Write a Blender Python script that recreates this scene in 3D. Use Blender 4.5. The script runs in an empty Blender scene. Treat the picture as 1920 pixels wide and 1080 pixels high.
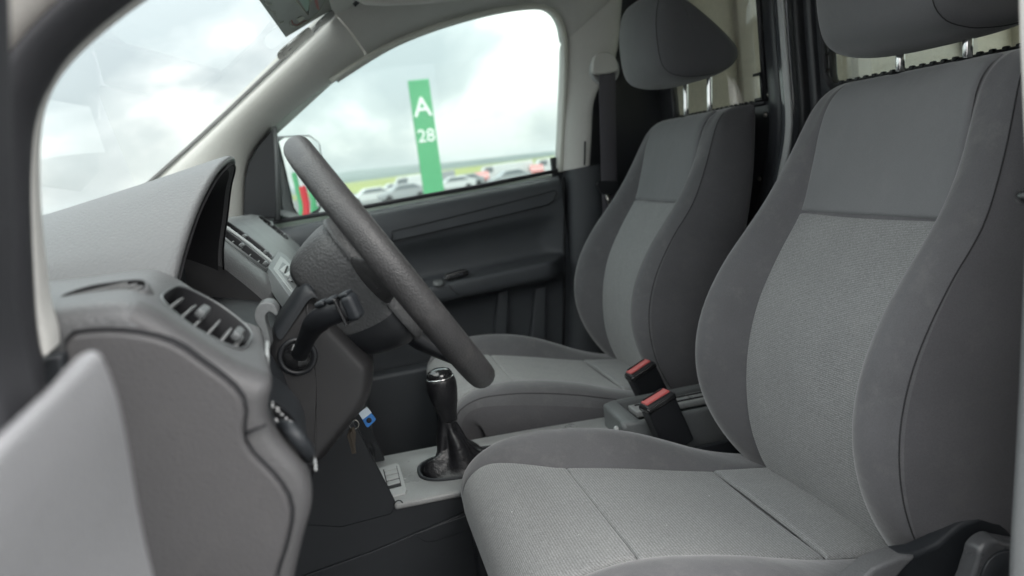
import bpy, bmesh, math, random
from mathutils import Vector, Matrix
from mathutils.bvhtree import BVHTree
R = math.radians
random.seed(7)
S = bpy.context.scene
COL = S.collection

# ------------------------------------------------------------------ camera
YAW, PITCH, ROLL, FPX = R(11.4), R(9.2), R(7.2), 1440.0
CAM = Vector((0, -.94, .82))
FW = Vector((math.sin(YAW)*math.cos(PITCH), math.cos(YAW)*math.cos(PITCH), -math.sin(PITCH)))
_r0 = Vector((math.cos(YAW), -math.sin(YAW), 0)); _u0 = _r0.cross(FW)
RT = math.cos(ROLL)*_r0 - math.sin(ROLL)*_u0
UP = math.cos(ROLL)*_u0 + math.sin(ROLL)*_r0
cd = bpy.data.cameras.new('camera'); cam = bpy.data.objects.new('camera', cd); COL.objects.link(cam)
cam.matrix_world = Matrix(((RT.x, UP.x, -FW.x, CAM.x), (RT.y, UP.y, -FW.y, CAM.y), (RT.z, UP.z, -FW.z, CAM.z), (0, 0, 0, 1)))
cd.sensor_width = 36; cd.lens = 27; cd.clip_start = .02; cd.clip_end = 9000
cd.dof.use_dof = True; cd.dof.focus_distance = 1.06; cd.dof.aperture_fstop = 4.4
S.camera = cam

# ------------------------------------------------------------------ light and sky
SUN_EL, SUN_AZ = R(40), R(160)
w = bpy.data.worlds.new('World'); S.world = w; w.use_nodes = True
nt = w.node_tree; N = nt.nodes; L = nt.links; N.clear()
def nd(tree, kind, **kw):
    n = tree.nodes.new(kind)
    for k, v in kw.items():
        if k in n.inputs.keys(): n.inputs[k].default_value = v
        else: setattr(n, k, v)
    return n
out = nd(nt, 'ShaderNodeOutputWorld'); bg = nd(nt, 'ShaderNodeBackground', Strength=.1)
sky = nd(nt, 'ShaderNodeTexSky', sky_type='NISHITA', sun_disc=False, sun_elevation=SUN_EL, sun_rotation=SUN_AZ)
tc = nd(nt, 'ShaderNodeTexCoord'); sp = nd(nt, 'ShaderNodeSeparateXYZ'); L.new(tc.outputs['Generated'], sp.inputs[0])
zz = nd(nt, 'ShaderNodeMath', operation='MAXIMUM'); L.new(sp.outputs[2], zz.inputs[0]); zz.inputs[1].default_value = 0
za = nd(nt, 'ShaderNodeMath', operation='ADD'); L.new(zz.outputs[0], za.inputs[0]); za.inputs[1].default_value = .55
dx = nd(nt, 'ShaderNodeMath', operation='DIVIDE'); L.new(sp.outputs[0], dx.inputs[0]); L.new(za.outputs[0], dx.inputs[1])
dy = nd(nt, 'ShaderNodeMath', operation='DIVIDE'); L.new(sp.outputs[1], dy.inputs[0]); L.new(za.outputs[0], dy.inputs[1])
cb = nd(nt, 'ShaderNodeCombineXYZ'); L.new(dx.outputs[0], cb.inputs[0]); L.new(dy.outputs[0], cb.inputs[1]); cb.inputs[2].default_value = 3.3
n1 = nd(nt, 'ShaderNodeTexNoise', Scale=2.3, Detail=10, Roughness=.52, Distortion=.25); L.new(cb.outputs[0], n1.inputs['Vector'])
cr = nd(nt, 'ShaderNodeValToRGB'); L.new(n1.outputs['Fac'], cr.inputs[0])
CLOUD_LO, CLOUD_HI = 5.2, 13.0
e = cr.color_ramp.elements
e[0].position = .42; e[0].color = (.50, .535, .56, 1)
e[1].position = .56; e[1].color = (1.06, 1.035, 1.01, 1)
m_ = cr.color_ramp.elements.new(.495); m_.color = (.68, .70, .715, 1)
# overcast skies brighten towards the zenith (about three times the horizon)
ze = nd(nt, 'ShaderNodeMapRange'); L.new(zz.outputs[0], ze.inputs[0]); ze.inputs[1].default_value = 0; ze.inputs[2].default_value = 1
ze.inputs[3].default_value = 5.7; ze.inputs[4].default_value = 25
sc_ = nd(nt, 'ShaderNodeVectorMath', operation='SCALE'); L.new(cr.outputs[0], sc_.inputs[0]); L.new(ze.outputs[0], sc_.inputs['Scale'])
mx = nd(nt, 'ShaderNodeMix', data_type='RGBA'); mx.inputs[0].default_value = .93
L.new(sky.outputs[0], mx.inputs[6]); L.new(sc_.outputs[0], mx.inputs[7])
L.new(mx.outputs[2], bg.inputs[0]); L.new(bg.outputs[0], out.inputs[0])
sd = bpy.data.lights.new('sun', 'SUN'); so = bpy.data.objects.new('sun', sd); COL.objects.link(so)
sd.energy = .8; sd.angle = R(35); sd.color = (1, .97, .92)
SDIR = Vector((.30, -.80, .72)).normalized()
so.rotation_euler = SDIR.to_track_quat('Z', 'Y').to_euler()
sky.sun_elevation = math.asin(SDIR.z); sky.sun_rotation = math.atan2(SDIR.x, SDIR.y)
S.view_settings.view_transform = 'Standard'; S.view_settings.look = 'None'; S.view_settings.gamma = 1
S.view_settings.exposure = 1.08
S.cycles.max_bounces = 10; S.cycles.diffuse_bounces = 5; S.cycles.transparent_max_bounces = 16
S.cycles.use_denoising = True

# ------------------------------------------------------------------ helpers
def P(px, py, X=None, Y=None, Z=None):
    """the point of the place seen at photo position (px, py) on the plane X=, Y= or Z="""
    d = FW + RT*((px-960)/FPX) + UP*((540-py)/FPX)
    t = (X-CAM.x)/d.x if X is not None else (Y-CAM.y)/d.y if Y is not None else (Z-CAM.z)/d.z
    return CAM + d*t
def PP(px, py, o, n):
    d = FW + RT*((px-960)/FPX) + UP*((540-py)/FPX)
    n = Vector(n); return CAM + d*((Vector(o)-CAM).dot(n)/d.dot(n))
def PL(pts, **k): return [P(*p, **k) for p in pts]
def cat(pts, n, closed=False):
    """points of a smooth curve through pts"""
    pts = [Vector(p) for p in pts]
    if closed: ext = [pts[-1]] + pts + [pts[0], pts[1]]
    else: ext = [pts[0]*2-pts[1]] + pts + [pts[-1]*2-pts[-2]]
    dense = []
    segs = len(ext)-3
    for i in range(segs):
        a, b, c, d = ext[i:i+4]
        for k in range(12):
            t = k/12
            dense.append(.5*((2*b)+(c-a)*t+(2*a-5*b+4*c-d)*t*t+(3*b-a-3*c+d)*t**3))
    dense.append(ext[-2].copy())
    acc = [0]
    for i in range(1, len(dense)): acc.append(acc[-1]+(dense[i]-dense[i-1]).length)
    res = []; j = 0
    m = n if closed else n-1
    for i in range(n):
        s = acc[-1]*i/m
        while j < len(acc)-2 and acc[j+1] < s: j += 1
        h = acc[j+1]-acc[j]
        res.append(dense[j].lerp(dense[j+1], 0 if h < 1e-9 else min(1, max(0, (s-acc[j])/h))))
    return res
def lerpf(tab, x):
    if x <= tab[0][0]: return tab[0][1]
    for (a, va), (b, vb) in zip(tab, tab[1:]):
        if x <= b: return va+(vb-va)*(x-a)/(b-a)
    return tab[-1][1]
def link(name, me, mat, parent=None, smooth=True):
    o = bpy.data.objects.new(name, me); COL.objects.link(o)
    if mat: me.materials.append(mat)
    if smooth:
        for p in me.polygons: p.use_smooth = True
    if parent:
        o.parent = parent
        if parent.type == 'EMPTY': o.matrix_parent_inverse = Matrix.Translation(-parent.location)
    return o
def mesh(name, v, f, mat, parent=None, smooth=True):
    me = bpy.data.meshes.new(name); me.from_pydata([tuple(p) for p in v], [], f); me.update()
    return link(name, me, mat, parent, smooth)
def recalc(o):
    bm = bmesh.new(); bm.from_mesh(o.data); bmesh.ops.recalc_face_normals(bm, faces=bm.faces); bm.to_mesh(o.data); bm.free()
def sub(o, n=1):
    m = o.modifiers.new('s', 'SUBSURF'); m.levels = m.render_levels = n; return o
def bev(o, wd=.003, seg=2, ang=30):
    m = o.modifiers.new('b', 'BEVEL'); m.width = wd; m.segments = seg; m.limit_method = 'ANGLE'; m.angle_limit = R(ang); m.harden_normals = False
    return o
def solid(o, t, off=-1):
    m = o.modifiers.new('t', 'SOLIDIFY'); m.thickness = t; m.offset = off; return o
def grid(name, rows, mat, parent=None, close=False, capA=False, capB=False, s=0, t=0, off=-1):
    n = len(rows[0]); v = [p for r in rows for p in r]; f = []
    for i in range(len(rows)-1):
        for j in range(n if close else n-1):
            k = (j+1) % n
            f.append((i*n+j, i*n+k, (i+1)*n+k, (i+1)*n+j))
    if capA: f.append(tuple(range(n))[::-1])
    if capB: f.append(tuple((len(rows)-1)*n+j for j in range(n)))
    o = mesh(name, v, f, mat, parent)
    recalc(o)
    if t: solid(o, t, off)
    if s: sub(o, s)
    return o
def prism(name, poly, dvec, mat, parent=None, b=.003, seg=2, smooth=True):
    """a closed flat outline given depth along dvec, edges rounded"""
    poly = [Vector(p) for p in poly]; dvec = Vector(dvec); n = len(poly)
    v = poly + [p+dvec for p in poly]
    f = [tuple(range(n)), tuple(range(2*n-1, n-1, -1))] + [(i, i+n, (i+1) % n+n, (i+1) % n) for i in range(n)]
    o = mesh(name, v, f, mat, parent, smooth); recalc(o)
    if b: bev(o, b, seg)
    m = o.modifiers.new('w', 'WEIGHTED_NORMAL')
    return o
def box(name, c, sz, mat, parent=None, b=.004, rot=None, seg=2):
    c = Vector(c); h = Vector(sz)/2
    M = (rot if rot else Matrix.Identity(3))
    pts = [M @ Vector((sx*h.x, sy*h.y, -h.z)) + c for sx, sy in ((-1, -1), (1, -1), (1, 1), (-1, 1))]
    return prism(name, pts, M @ Vector((0, 0, sz[2])), mat, parent, b, seg)
def frames(pts):
    T = []
    for i in range(len(pts)):
        a = pts[max(0, i-1)]; b = pts[min(len(pts)-1, i+1)]; T.append((b-a).normalized())
    u = T[0].orthogonal().normalized(); U_ = []
    for t in T:
        u = (u - t*u.dot(t)).normalized(); U_.append(u)
    return T, U_
def tube(name, pts, r, mat, parent=None, n=10, ref=None, flat=1, caps=True, s=0):
    pts = [Vector(p) for p in pts]; T, U_ = frames(pts); rows = []
    for i, p in enumerate(pts):
        u = U_[i]
        if ref is not None:
            u = Vector(ref) - T[i]*Vector(ref).dot(T[i]); u.normalize()
        v = T[i].cross(u); rr = r[i] if isinstance(r, (list, tuple)) else r
        rows.append([p + u*(math.cos(2*math.pi*k/n)*rr*flat) + v*(math.sin(2*math.pi*k/n)*rr) for k in range(n)])
    return grid(name, rows, mat, parent, close=True, capA=caps, capB=caps, s=s)
def lathe(name, prof, o, ax, mat, parent=None, n=28):
    """prof: (radius, height along ax)"""
    ax = Vector(ax).normalized(); u = ax.orthogonal().normalized(); v = ax.cross(u); o = Vector(o)
    rows = [[o + ax*h + u*(math.cos(2*math.pi*k/n)*r) + v*(math.sin(2*math.pi*k/n)*r) for k in range(n)] for r, h in prof]
    return grid(name, rows, mat, parent, close=True, capA=prof[0][0] > 1e-4, capB=prof[-1][0] > 1e-4)
def empty(name, loc, label, cat_, group=None):
    o = bpy.data.objects.new(name, None); COL.objects.link(o); o.location = loc
    o['label'] = label; o['category'] = cat_
    if group: o['group'] = group
    return o
def tag(o, label, cat_, group=None):
    o['label'] = label; o['category'] = cat_
    if group: o['group'] = group
    return o
def bake(o):
    """turn modifiers into plain mesh"""
    dg = bpy.context.evaluated_depsgraph_get(); dg.update()
    me = bpy.data.meshes.new_from_object(o.evaluated_get(dg)); old = o.data; o.modifiers.clear(); o.data = me
    for p in me.polygons: p.use_smooth = True
    return o
def cut(o, cutters):
    for c in cutters:
        m = o.modifiers.new('c', 'BOOLEAN'); m.object = c; m.operation = 'DIFFERENCE'; m.solver = 'EXACT'
    bake(o)
    for c in cutters: bpy.data.objects.remove(c)
    m = o.modifiers.new('w', 'WEIGHTED_NORMAL')
    return o
def snap(o, pts, up=.0006):
    dg = bpy.context.evaluated_depsgraph_get(); dg.update()
    bm = bmesh.new(); bm.from_object(o, dg); t = BVHTree.FromBMesh(bm); bm.free()
    res = []
    for p in pts:
        q, nrm, _, _ = t.find_nearest(Vector(p)); res.append(q+nrm*up if q else p)
    return res

# ------------------------------------------------------------------ materials
def hit(o, px, py):
    """where the ray through a photo spot meets an object, and its normal there"""
    t = HIT.get(o.name)
    if t is None:
        dg = bpy.context.evaluated_depsgraph_get(); dg.update(); bm = bmesh.new(); bm.from_object(o, dg); t = HIT[o.name] = BVHTree.FromBMesh(bm); bm.free()
    d = (FW + RT*((px-960)/FPX) + UP*((540-py)/FPX)).normalized()
    q, nr, _, _ = t.ray_cast(CAM, d); return (q, nr)
HIT = {}
def mat(name, col, rough=.5, metal=0, grain=None, bump=.1, var=0, var_scale=8, sheen=0, rib=None, lump=0, coat=0, spec=.5, dust=0):
    m = bpy.data.materials.new(name); m.use_nodes = True; t = m.node_tree; b = t.nodes['Principled BSDF']
    b.inputs['Base Color'].default_value = (*col, 1); b.inputs['Roughness'].default_value = rough; b.inputs['Metallic'].default_value = metal
    b.inputs['Specular IOR Level'].default_value = spec
    if coat: b.inputs['Coat Weight'].default_value = coat; b.inputs['Coat Roughness'].default_value = .08
    if sheen:
        b.inputs['Sheen Weight'].default_value = sheen; b.inputs['Sheen Roughness'].default_value = .45
    tcn = nd(t, 'ShaderNodeTexCoord'); vec = tcn.outputs['Object']
    colsock = None
    def mul(fac_sock, lo, hi, cs):
        mr = nd(t, 'ShaderNodeMapRange'); t.links.new(fac_sock, mr.inputs[0]); mr.inputs[1].default_value = .3; mr.inputs[2].default_value = .7
        mr.inputs[3].default_value = lo; mr.inputs[4].default_value = hi
        v = nd(t, 'ShaderNodeVectorMath', operation='SCALE')
        if cs is None: v.inputs[0].default_value = col
        else: t.links.new(cs, v.inputs[0])
        t.links.new(mr.outputs[0], v.inputs['Scale']); return v.outputs[0]
    if var:
        n = nd(t, 'ShaderNodeTexNoise', Scale=var_scale, Detail=6, Roughness=.6); t.links.new(vec, n.inputs['Vector'])
        colsock = mul(n.outputs['Fac'], 1-var, 1+var, colsock)
        mr = nd(t, 'ShaderNodeMapRange'); t.links.new(n.outputs['Fac'], mr.inputs[0]); mr.inputs[3].default_value = max(0, rough-.12); mr.inputs[4].default_value = min(1, rough+.12)
        t.links.new(mr.outputs[0], b.inputs['Roughness'])
    hs = None
    if grain:
        kind, scl = grain
        if kind == 'leather':
            g = nd(t, 'ShaderNodeTexVoronoi', Scale=scl, feature='SMOOTH_F1'); 
            nn = nd(t, 'ShaderNodeTexNoise', Scale=scl*.35, Detail=3); t.links.new(vec, nn.inputs['Vector'])
            mxv = nd(t, 'ShaderNodeMix', data_type='VECTOR'); mxv.inputs[0].default_value = .0016
            t.links.new(vec, mxv.inputs[4]); t.links.new(nn.outputs['Color'], mxv.inputs[5]); t.links.new(mxv.outputs[1], g.inputs['Vector'])
            hs = g.outputs['Distance']
            inv = nd(t, 'ShaderNodeMath', operation='MULTIPLY'); t.links.new(hs, inv.inputs[0]); inv.inputs[1].default_value = -1; hs = inv.outputs[0]
        else:
            g = nd(t, 'ShaderNodeTexNoise', Scale=scl, Detail=3, Roughness=.6); t.links.new(vec, g.inputs['Vector']); hs = g.outputs['Fac']
            colsock = mul(hs, .86, 1.14, colsock)
    if rib:
        s3 = nd(t, 'ShaderNodeSeparateXYZ'); t.links.new(vec, s3.inputs[0])
        a = nd(t, 'ShaderNodeMath', operation='ADD'); t.links.new(s3.outputs[0], a.inputs[0]); t.links.new(s3.outputs[2], a.inputs[1])
        wob = nd(t, 'ShaderNodeTexNoise', Scale=420, Detail=2); t.links.new(vec, wob.inputs['Vector'])
        wm = nd(t, 'ShaderNodeMath', operation='MULTIPLY_ADD'); t.links.new(wob.outputs['Fac'], wm.inputs[0]); wm.inputs[1].default_value = .0011; t.links.new(a.outputs[0], wm.inputs[2])
        k = nd(t, 'ShaderNodeMath', operation='MULTIPLY'); t.links.new(wm.outputs[0], k.inputs[0]); k.inputs[1].default_value = 2*math.pi/rib
        sn = nd(t, 'ShaderNodeMath', operation='SINE'); t.links.new(k.outputs[0], sn.inputs[0])
        hf = nd(t, 'ShaderNodeMath', operation='MULTIPLY_ADD'); t.links.new(sn.outputs[0], hf.inputs[0]); hf.inputs[1].default_value = .2; hf.inputs[2].default_value = .5
        colsock = mul(hf.outputs[0], .78, 1.2, colsock); hs = hf.outputs[0]
        sp_ = nd(t, 'ShaderNodeTexNoise', Scale=460, Detail=3, Roughness=.7); t.links.new(vec, sp_.inputs['Vector']); colsock = mul(sp_.outputs['Fac'], .66, 1.34, colsock)
    if dust:
        n = nd(t, 'ShaderNodeTexNoise', Scale=26, Detail=8, Roughness=.75); t.links.new(vec, n.inputs['Vector'])
        r_ = nd(t, 'ShaderNodeMapRange'); t.links.new(n.outputs['Fac'], r_.inputs[0]); r_.inputs[1].default_value = .52; r_.inputs[2].default_value = .8; r_.inputs[3].default_value = 0; r_.inputs[4].default_value = dust
        mm = nd(t, 'ShaderNodeMix', data_type='RGBA'); t.links.new(r_.outputs[0], mm.inputs[0])
        if colsock: t.links.new(colsock, mm.inputs[6])
        else: mm.inputs[6].default_value = (*col, 1)
        mm.inputs[7].default_value = (.42, .40, .37, 1); colsock = mm.outputs[2]
    if lump:
        ln_ = nd(t, 'ShaderNodeTexNoise', Scale=13, Detail=4, Roughness=.5, Distortion=.4); t.links.new(vec, ln_.inputs['Vector'])
        lb = nd(t, 'ShaderNodeBump', Strength=lump, Distance=.02); t.links.new(ln_.outputs['Fac'], lb.inputs['Height']); t.links.new(lb.outputs[0], b.inputs['Normal'])
    if hs:
        bp = nd(t, 'ShaderNodeBump', Strength=bump, Distance=.0012); t.links.new(hs, bp.inputs['Height']);
        if lump: t.links.new(lb.outputs[0], bp.inputs['Normal'])
        t.links.new(bp.outputs[0], b.inputs['Normal'])
    if colsock: t.links.new(colsock, b.inputs['Base Color'])
    return m
def glass(name, tint, refl=1.0, rough=0):
    m = bpy.data.materials.new(name); m.use_nodes = True; t = m.node_tree; t.nodes.clear()
    o = nd(t, 'ShaderNodeOutputMaterial'); tr = nd(t, 'ShaderNodeBsdfTransparent', Color=(*tint, 1)); g = nd(t, 'ShaderNodeBsdfGlossy', Roughness=rough)
    fr = nd(t, 'ShaderNodeFresnel'); ge = nd(t, 'ShaderNodeNewGeometry'); io = nd(t, 'ShaderNodeMapRange'); t.links.new(ge.outputs['Backfacing'], io.inputs[0]); io.inputs[3].default_value = 1.5; io.inputs[4].default_value = 1/1.5; t.links.new(io.outputs[0], fr.inputs[0]); k = nd(t, 'ShaderNodeMath', operation='MULTIPLY'); t.links.new(fr.outputs[0], k.inputs[0]); k.inputs[1].default_value = refl
    mx = nd(t, 'ShaderNodeMixShader'); t.links.new(k.outputs[0], mx.inputs[0]); t.links.new(tr.outputs[0], mx.inputs[1]); t.links.new(g.outputs[0], mx.inputs[2]); t.links.new(mx.outputs[0], o.inputs[0])
    return m
M = {}
M['dash'] = mat('dash_plastic', (.112, .113, .116), .44, grain=('leather', 460), bump=.5, var=.06, dust=.05)
M['dash_dark'] = mat('dark_plastic', (.017, .0195, .023), .5, grain=('noise', 1500), bump=.12, var=.08)
M['cap'] = mat('cap_plastic', (.074, .071, .073), .5, grain=('leather', 620), bump=.3, var=.07, dust=.04)
M['fascia'] = mat('fascia_plastic', (.125, .132, .134), .40, grain=('noise', 1200), bump=.12, var=.05)
M['door_trim'] = mat('door_plastic', (.058, .063, .070), .5, grain=('noise', 900), bump=.15, var=.08)
M['black'] = mat('black_plastic', (.0125, .0135, .016), .4, grain=('noise', 1500), bump=.08, var=.1)
M['void'] = mat('matt_black', (.012, .012, .014), .7, var=.1)
M['rubber'] = mat('rubber_seal', (.03, .03, .034), .6, grain=('noise', 1300), bump=.1, var=.1)
M['cream'] = mat('cream_trim', (.58, .57, .54), .6, grain=('noise', 1000), bump=.12, var=.04)
M['roof'] = mat('headliner_cloth', (.52, .515, .49), .9, grain=('noise', 1400), bump=.2, var=.05)
M['paint'] = mat('van_paint', (.62, .59, .55), .3, coat=.6, var=.02)
M['rib'] = mat('ribbed_cloth', (.243, .246, .246), .85, rib=.0033, bump=.3, lump=.14, dust=.10, var=.05, var_scale=14, sheen=.25)
M['plain'] = mat('plain_cloth', (.178, .182, .188), .9, grain=('noise', 1700), bump=.25, var=.05, sheen=.25, lump=.12, dust=.06)
M['velour'] = mat('velour', (.112, .111, .117), .9, grain=('noise', 900), bump=.2, var=.10, var_scale=11, sheen=.45, lump=.16, dust=.16)
M['velour_side'] = mat('velour_dark', (.088, .086, .092), .9, grain=('noise', 900), bump=.15, var=.1, var_scale=9, sheen=.3, lump=.12, dust=.05)
M['thread'] = mat('seam_thread', (.03, .03, .032), .9)
M['chrome'] = mat('chrome', (.75, .75, .75), .12, metal=1)
M['steel'] = mat('steel', (.5, .48, .44), .3, metal=1, var=.1)
M['leather'] = mat('wheel_rim_skin', (.046, .045, .046), .46, grain=('leather', 620), bump=.45, var=.12, var_scale=30, dust=.12)
M['gaiter'] = mat('gaiter_leather', (.012, .012, .014), .34, lump=.5, grain=('leather', 420), bump=.4, var=.1)
M['gloss'] = mat('gloss_black', (.012, .012, .013), .12, coat=.5)
M['silver'] = mat('silver_plastic', (.42, .43, .43), .35, grain=('noise', 1100), bump=.05, var=.04)
M['console'] = mat('console_plastic', (.275, .28, .28), .3, grain=('noise', 520), bump=.35, var=.06, dust=.03)
M['red'] = mat('buckle_red', (.52, .10, .095), .35, var=.06)
M['white'] = mat('white_print', (.8, .8, .8), .5)
M['belt'] = mat('belt_webbing', (.080, .075, .086), .8, grain=('noise', 1500), bump=.2, var=.08)
M['carpet'] = mat('carpet', (.018, .018, .02), 1, grain=('noise', 600), bump=.5, var=.2)
M['cargo'] = mat('cargo_board', (.74, .71, .64), .7, var=.06, var_scale=3, grain=('noise', 300), bump=.05)
M['part'] = mat('partition_steel', (.035, .037, .042), .33, grain=('noise', 900), bump=.06, var=.06)
M['blue'] = mat('tag_blue', (.03, .18, .52), .4)
M['tagw'] = mat('tag_paper', (.62, .72, .80), .5)
M['glass'] = glass('window_glass', (.88, .94, .915), 1.0)
M['screen'] = glass('windscreen_glass', (.89, .945, .92), .8)
M['pglass'] = glass('partition_glass', (.93, .925, .90), 1.0)
def sky_mirror():
    return mat('mirror_glass', (.86, .88, .88), .01, metal=1)
M['mirror'] = sky_mirror()

# ================================================================== THE PLACE OUTSIDE
def setting(o): o['kind'] = 'structure'; return o
def hgt(x, y):
    d = y
    z = -.5
    if d > 3: z -= min(1, (d-3)/25)*.75
    if d > 150: z += min(1, (d-150)/200)*1.7 + max(0, d-350)*.0016
    return z
asph = mat('asphalt', (.16, .165, .165), .9, var=.15, var_scale=.4, grain=('noise', 30), bump=.3)
ys = [-60, -20, -6, -2, 0, 3, 8, 15, 28, 50, 75, 150]; xs = [-80, -30, -10, -3, 0, 3, 10, 30, 80, 160, 300]
setting(grid('ground', [[Vector((x, y, hgt(x, y))) for x in xs] for y in ys], asph))
fld = mat('field_grass', (.23, .26, .075), 1, var=.35, var_scale=.02)
ys = [150.0, 165, 190, 250, 335, 500, 700]; xs = [-600, -300, -100, 0, 100, 200, 400, 800, 1400]
setting(grid('field', [[Vector((x, y, hgt(x, y) + (1.0*math.sin(x*.013) if y > 300 else 0))) for x in xs] for y in ys], fld))
hl = mat('hill_woods', (.075, .115, .10), 1, var=.35, var_scale=.006)
rows = []
for k, (y, h) in enumerate(((690, 0), (1100, 5), (1700, 13), (2400, 27), (3000, 24))):
    rows.append([Vector((-3000+i*180, y, h + (h*.35)*math.sin(i*.7+k) + h*.2*math.sin(i*1.9+2*k))) for i in range(46)])
setting(grid('hills', rows, hl))

grn = mat('sign_green', (.075, .36, .16), .45, var=.04); redm = mat('sign_red', (.62, .03, .045), .45); wht = mat('sign_white', (.82, .85, .82), .5)
def text(name, body, size, loc, rot, m, parent, ext=.004, off=.0):
    c = bpy.data.curves.new(name, 'FONT'); c.body = body; c.size = size; c.extrude = ext; c.align_x = 'CENTER'; c.align_y = 'CENTER'; c.offset = off
    o = bpy.data.objects.new(name, c); COL.objects.link(o); c.materials.append(m)
    o.matrix_world = Matrix.Translation(loc) @ rot.to_4x4()
    dg = bpy.context.evaluated_depsgraph_get(); dg.update(); me = bpy.data.meshes.new_from_object(o.evaluated_get(dg))
    for v in me.vertices: v.co = o.matrix_world @ v.co
    bpy.data.objects.remove(o)
    return link(name, me, m, parent, smooth=False)
def totem(x, y, top, wdt, m, label, letters=None):
    g = hgt(x, y); r = empty('totem_sign', (x, y, g), label, 'sign')
    box('board', (x, y, (g+.12+top)/2), (wdt, .10, top-g-.12), m, r, .012)
    box('foot', (x, y, g+.06), (wdt*1.25, .26, .12), M['void'], r, .01)
    if letters:
        ro = Matrix.Rotation(R(90), 3, 'X')
        for body, z, sz in letters: text('lettering', body, sz, Vector((x, y-.056, z)), ro, wht, r, .004, .0025)
    return r
a = P(783, 150, Y=12); b = P(795, 256, Y=12); c = P(788, 203, Y=12)
totem(P(798, 250, Y=12).x, 12, a.z, .345, grn, 'tall green totem sign lettered A 28 beyond the passenger window', [('A', c.z, .44), ('28', b.z, .29)])

def car(x, y, rz, m, name, label, van=False, cat_='car', group='vehicles parked across the lot'):
    g = hgt(x, y); r = empty(name, (x, y, g), label, cat_, group); r.rotation_euler.z = rz
    if van: prof = [(-2.4, .35), (-2.4, 1.0), (-2.0, 1.15), (-1.5, 2.0), (2.35, 2.1), (2.4, .35)]; wd = 1.85; win = [(-1.85, 1.18), (-1.45, 1.85), (-.5, 1.9), (-.5, 1.18)]
    else: prof = [(-2.1, .3), (-2.15, .7), (-1.1, .95), (-.45, 1.42), (.9, 1.45), (1.75, 1.0), (2.1, .95), (2.1, .3)]; wd = 1.72; win = [(-.95, .97), (-.4, 1.34), (.85, 1.36), (1.5, 1.0)]
    def mk(n, pf, y0, y1, mt, bv):
        o = prism(n, [Vector((p[0], y0, p[1])) for p in pf], (0, y1-y0, 0), mt, None, bv); o.parent = r; return o
    mk('body', prof, -wd/2, wd/2, m, .08)
    for s in (-1, 1):
        o = mk('window', win, s*(wd/2)-.012, s*(wd/2)+.012, cwin, .01)
    for sx in (-1.35, 1.35):
        for s in (-1, 1):
            o = lathe('wheel', [(.02, -.1), (.29, -.1), (.31, -.06), (.31, .06), (.29, .1), (.02, .1)], (sx, s*(wd/2-.06), .31), (0, 1, 0), M['void'], None, 16); o.parent = r
    return r
cwin = mat('car_window', (.16, .18, .19), .25)
pw = mat('car_white', (.60, .62, .62), .3, coat=.5); pr = mat('car_red', (.42, .13, .12), .3, coat=.5); pg_ = mat('car_grey', (.30, .32, .33), .3, coat=.5); py_ = mat('car_amber', (.62, .38, .05), .4)
def onlot(px, py):      # where the ray through a photo spot meets the lot
    d = FW + RT*((px-960)/FPX) + UP*((540-py)/FPX)
    lo, hi = 3, 140
    for _ in range(40):
        m_ = (lo+hi)/2; p = CAM + d*((m_-CAM.y)/d.y)
        if p.z > hgt(p.x, p.y): lo = m_
        else: hi = m_
    return CAM + d*((lo-CAM.y)/d.y)
WV = ('delivery_van', 'white van among the blurred vehicles parked across the lot', 'van'); WC = ('parked_car', 'white car among the blurred vehicles parked across the lot', 'car'); GC = ('parked_car', 'grey car among the blurred vehicles parked across the lot', 'car')
spots = [(690, 48, .12, pw, False, WC), (752, 46, .1, pg_, False, GC), (772, 58, .0, pw, True, WV), (733, 62, .1, pw, False, WC),
         (850, 52, .0, pw, False, WC), (872, 60, .2, pg_, False, GC), (905, 64, 1.4, pr, False, ('parked_car', 'red car parked about midway between the green totem and the pillar', 'car')), (932, 66, .0, pw, True, WV), (955, 50, .1, pg_, False, GC),
         (968, 68, .0, pw, True, WV),  (1008, 66, 1.4, pr, False, ('parked_car', 'red car parked close to the passenger window pillar', 'car')), (1034, 68, .0, pw, True, WV), (1066, 70, 0, pw, True, WV), (600, 60, 0, pw, False, WC), (820, 70, 0, pg_, True, ('delivery_van', 'grey van hidden partly by the green totem', 'van'))]
from collections import Counter
ORD = ['first', 'second', 'third', 'fourth', 'fifth', 'sixth', 'seventh']; seen_ = Counter(); tot_ = Counter(s_[5][1] for s_ in spots)
for px, y, rz, m, v, (nm, lab, ct) in sorted(spots, key=lambda s_: s_[0]):
    if tot_[lab] > 1: lab_ = lab; lab = lab.replace(' among the blurred', ', %s of its kind from the left among the' % ORD[seen_[lab]]); seen_[lab_] += 1
    y = y*1.45 if y < 90 else y; q = P(px, 340, Y=y); car(q.x, y, rz, m, nm, lab, ct == 'van', ct)
q = P(742, 372, Y=22); r = empty('traffic_cone', (q.x, 22, hgt(q.x, 22)), 'amber cone standing on the lot by the white vans', 'cone')
lathe('cone', [(.20, .03), (.05, .7), (.02, .72)], r.location, (0, 0, 1), py_, r); box('base', r.location+Vector((0, 0, .02)), (.5, .5, .04), M['void'], r, .01)

# ================================================================== VAN BODY
van = empty('van_body', (.4, .39, -.5), 'cab shell of a white delivery van with cream pillar trim and open driver doorway', 'van body')
# --- floor and bulk
box('floor', (.05, .39, -.02), (2.0, 1.62, .04), M['carpet'], van, .004)
box('sill', (.2, -.46, -.06), (1.3, .09, .16), M['black'], van, .01)
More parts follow.
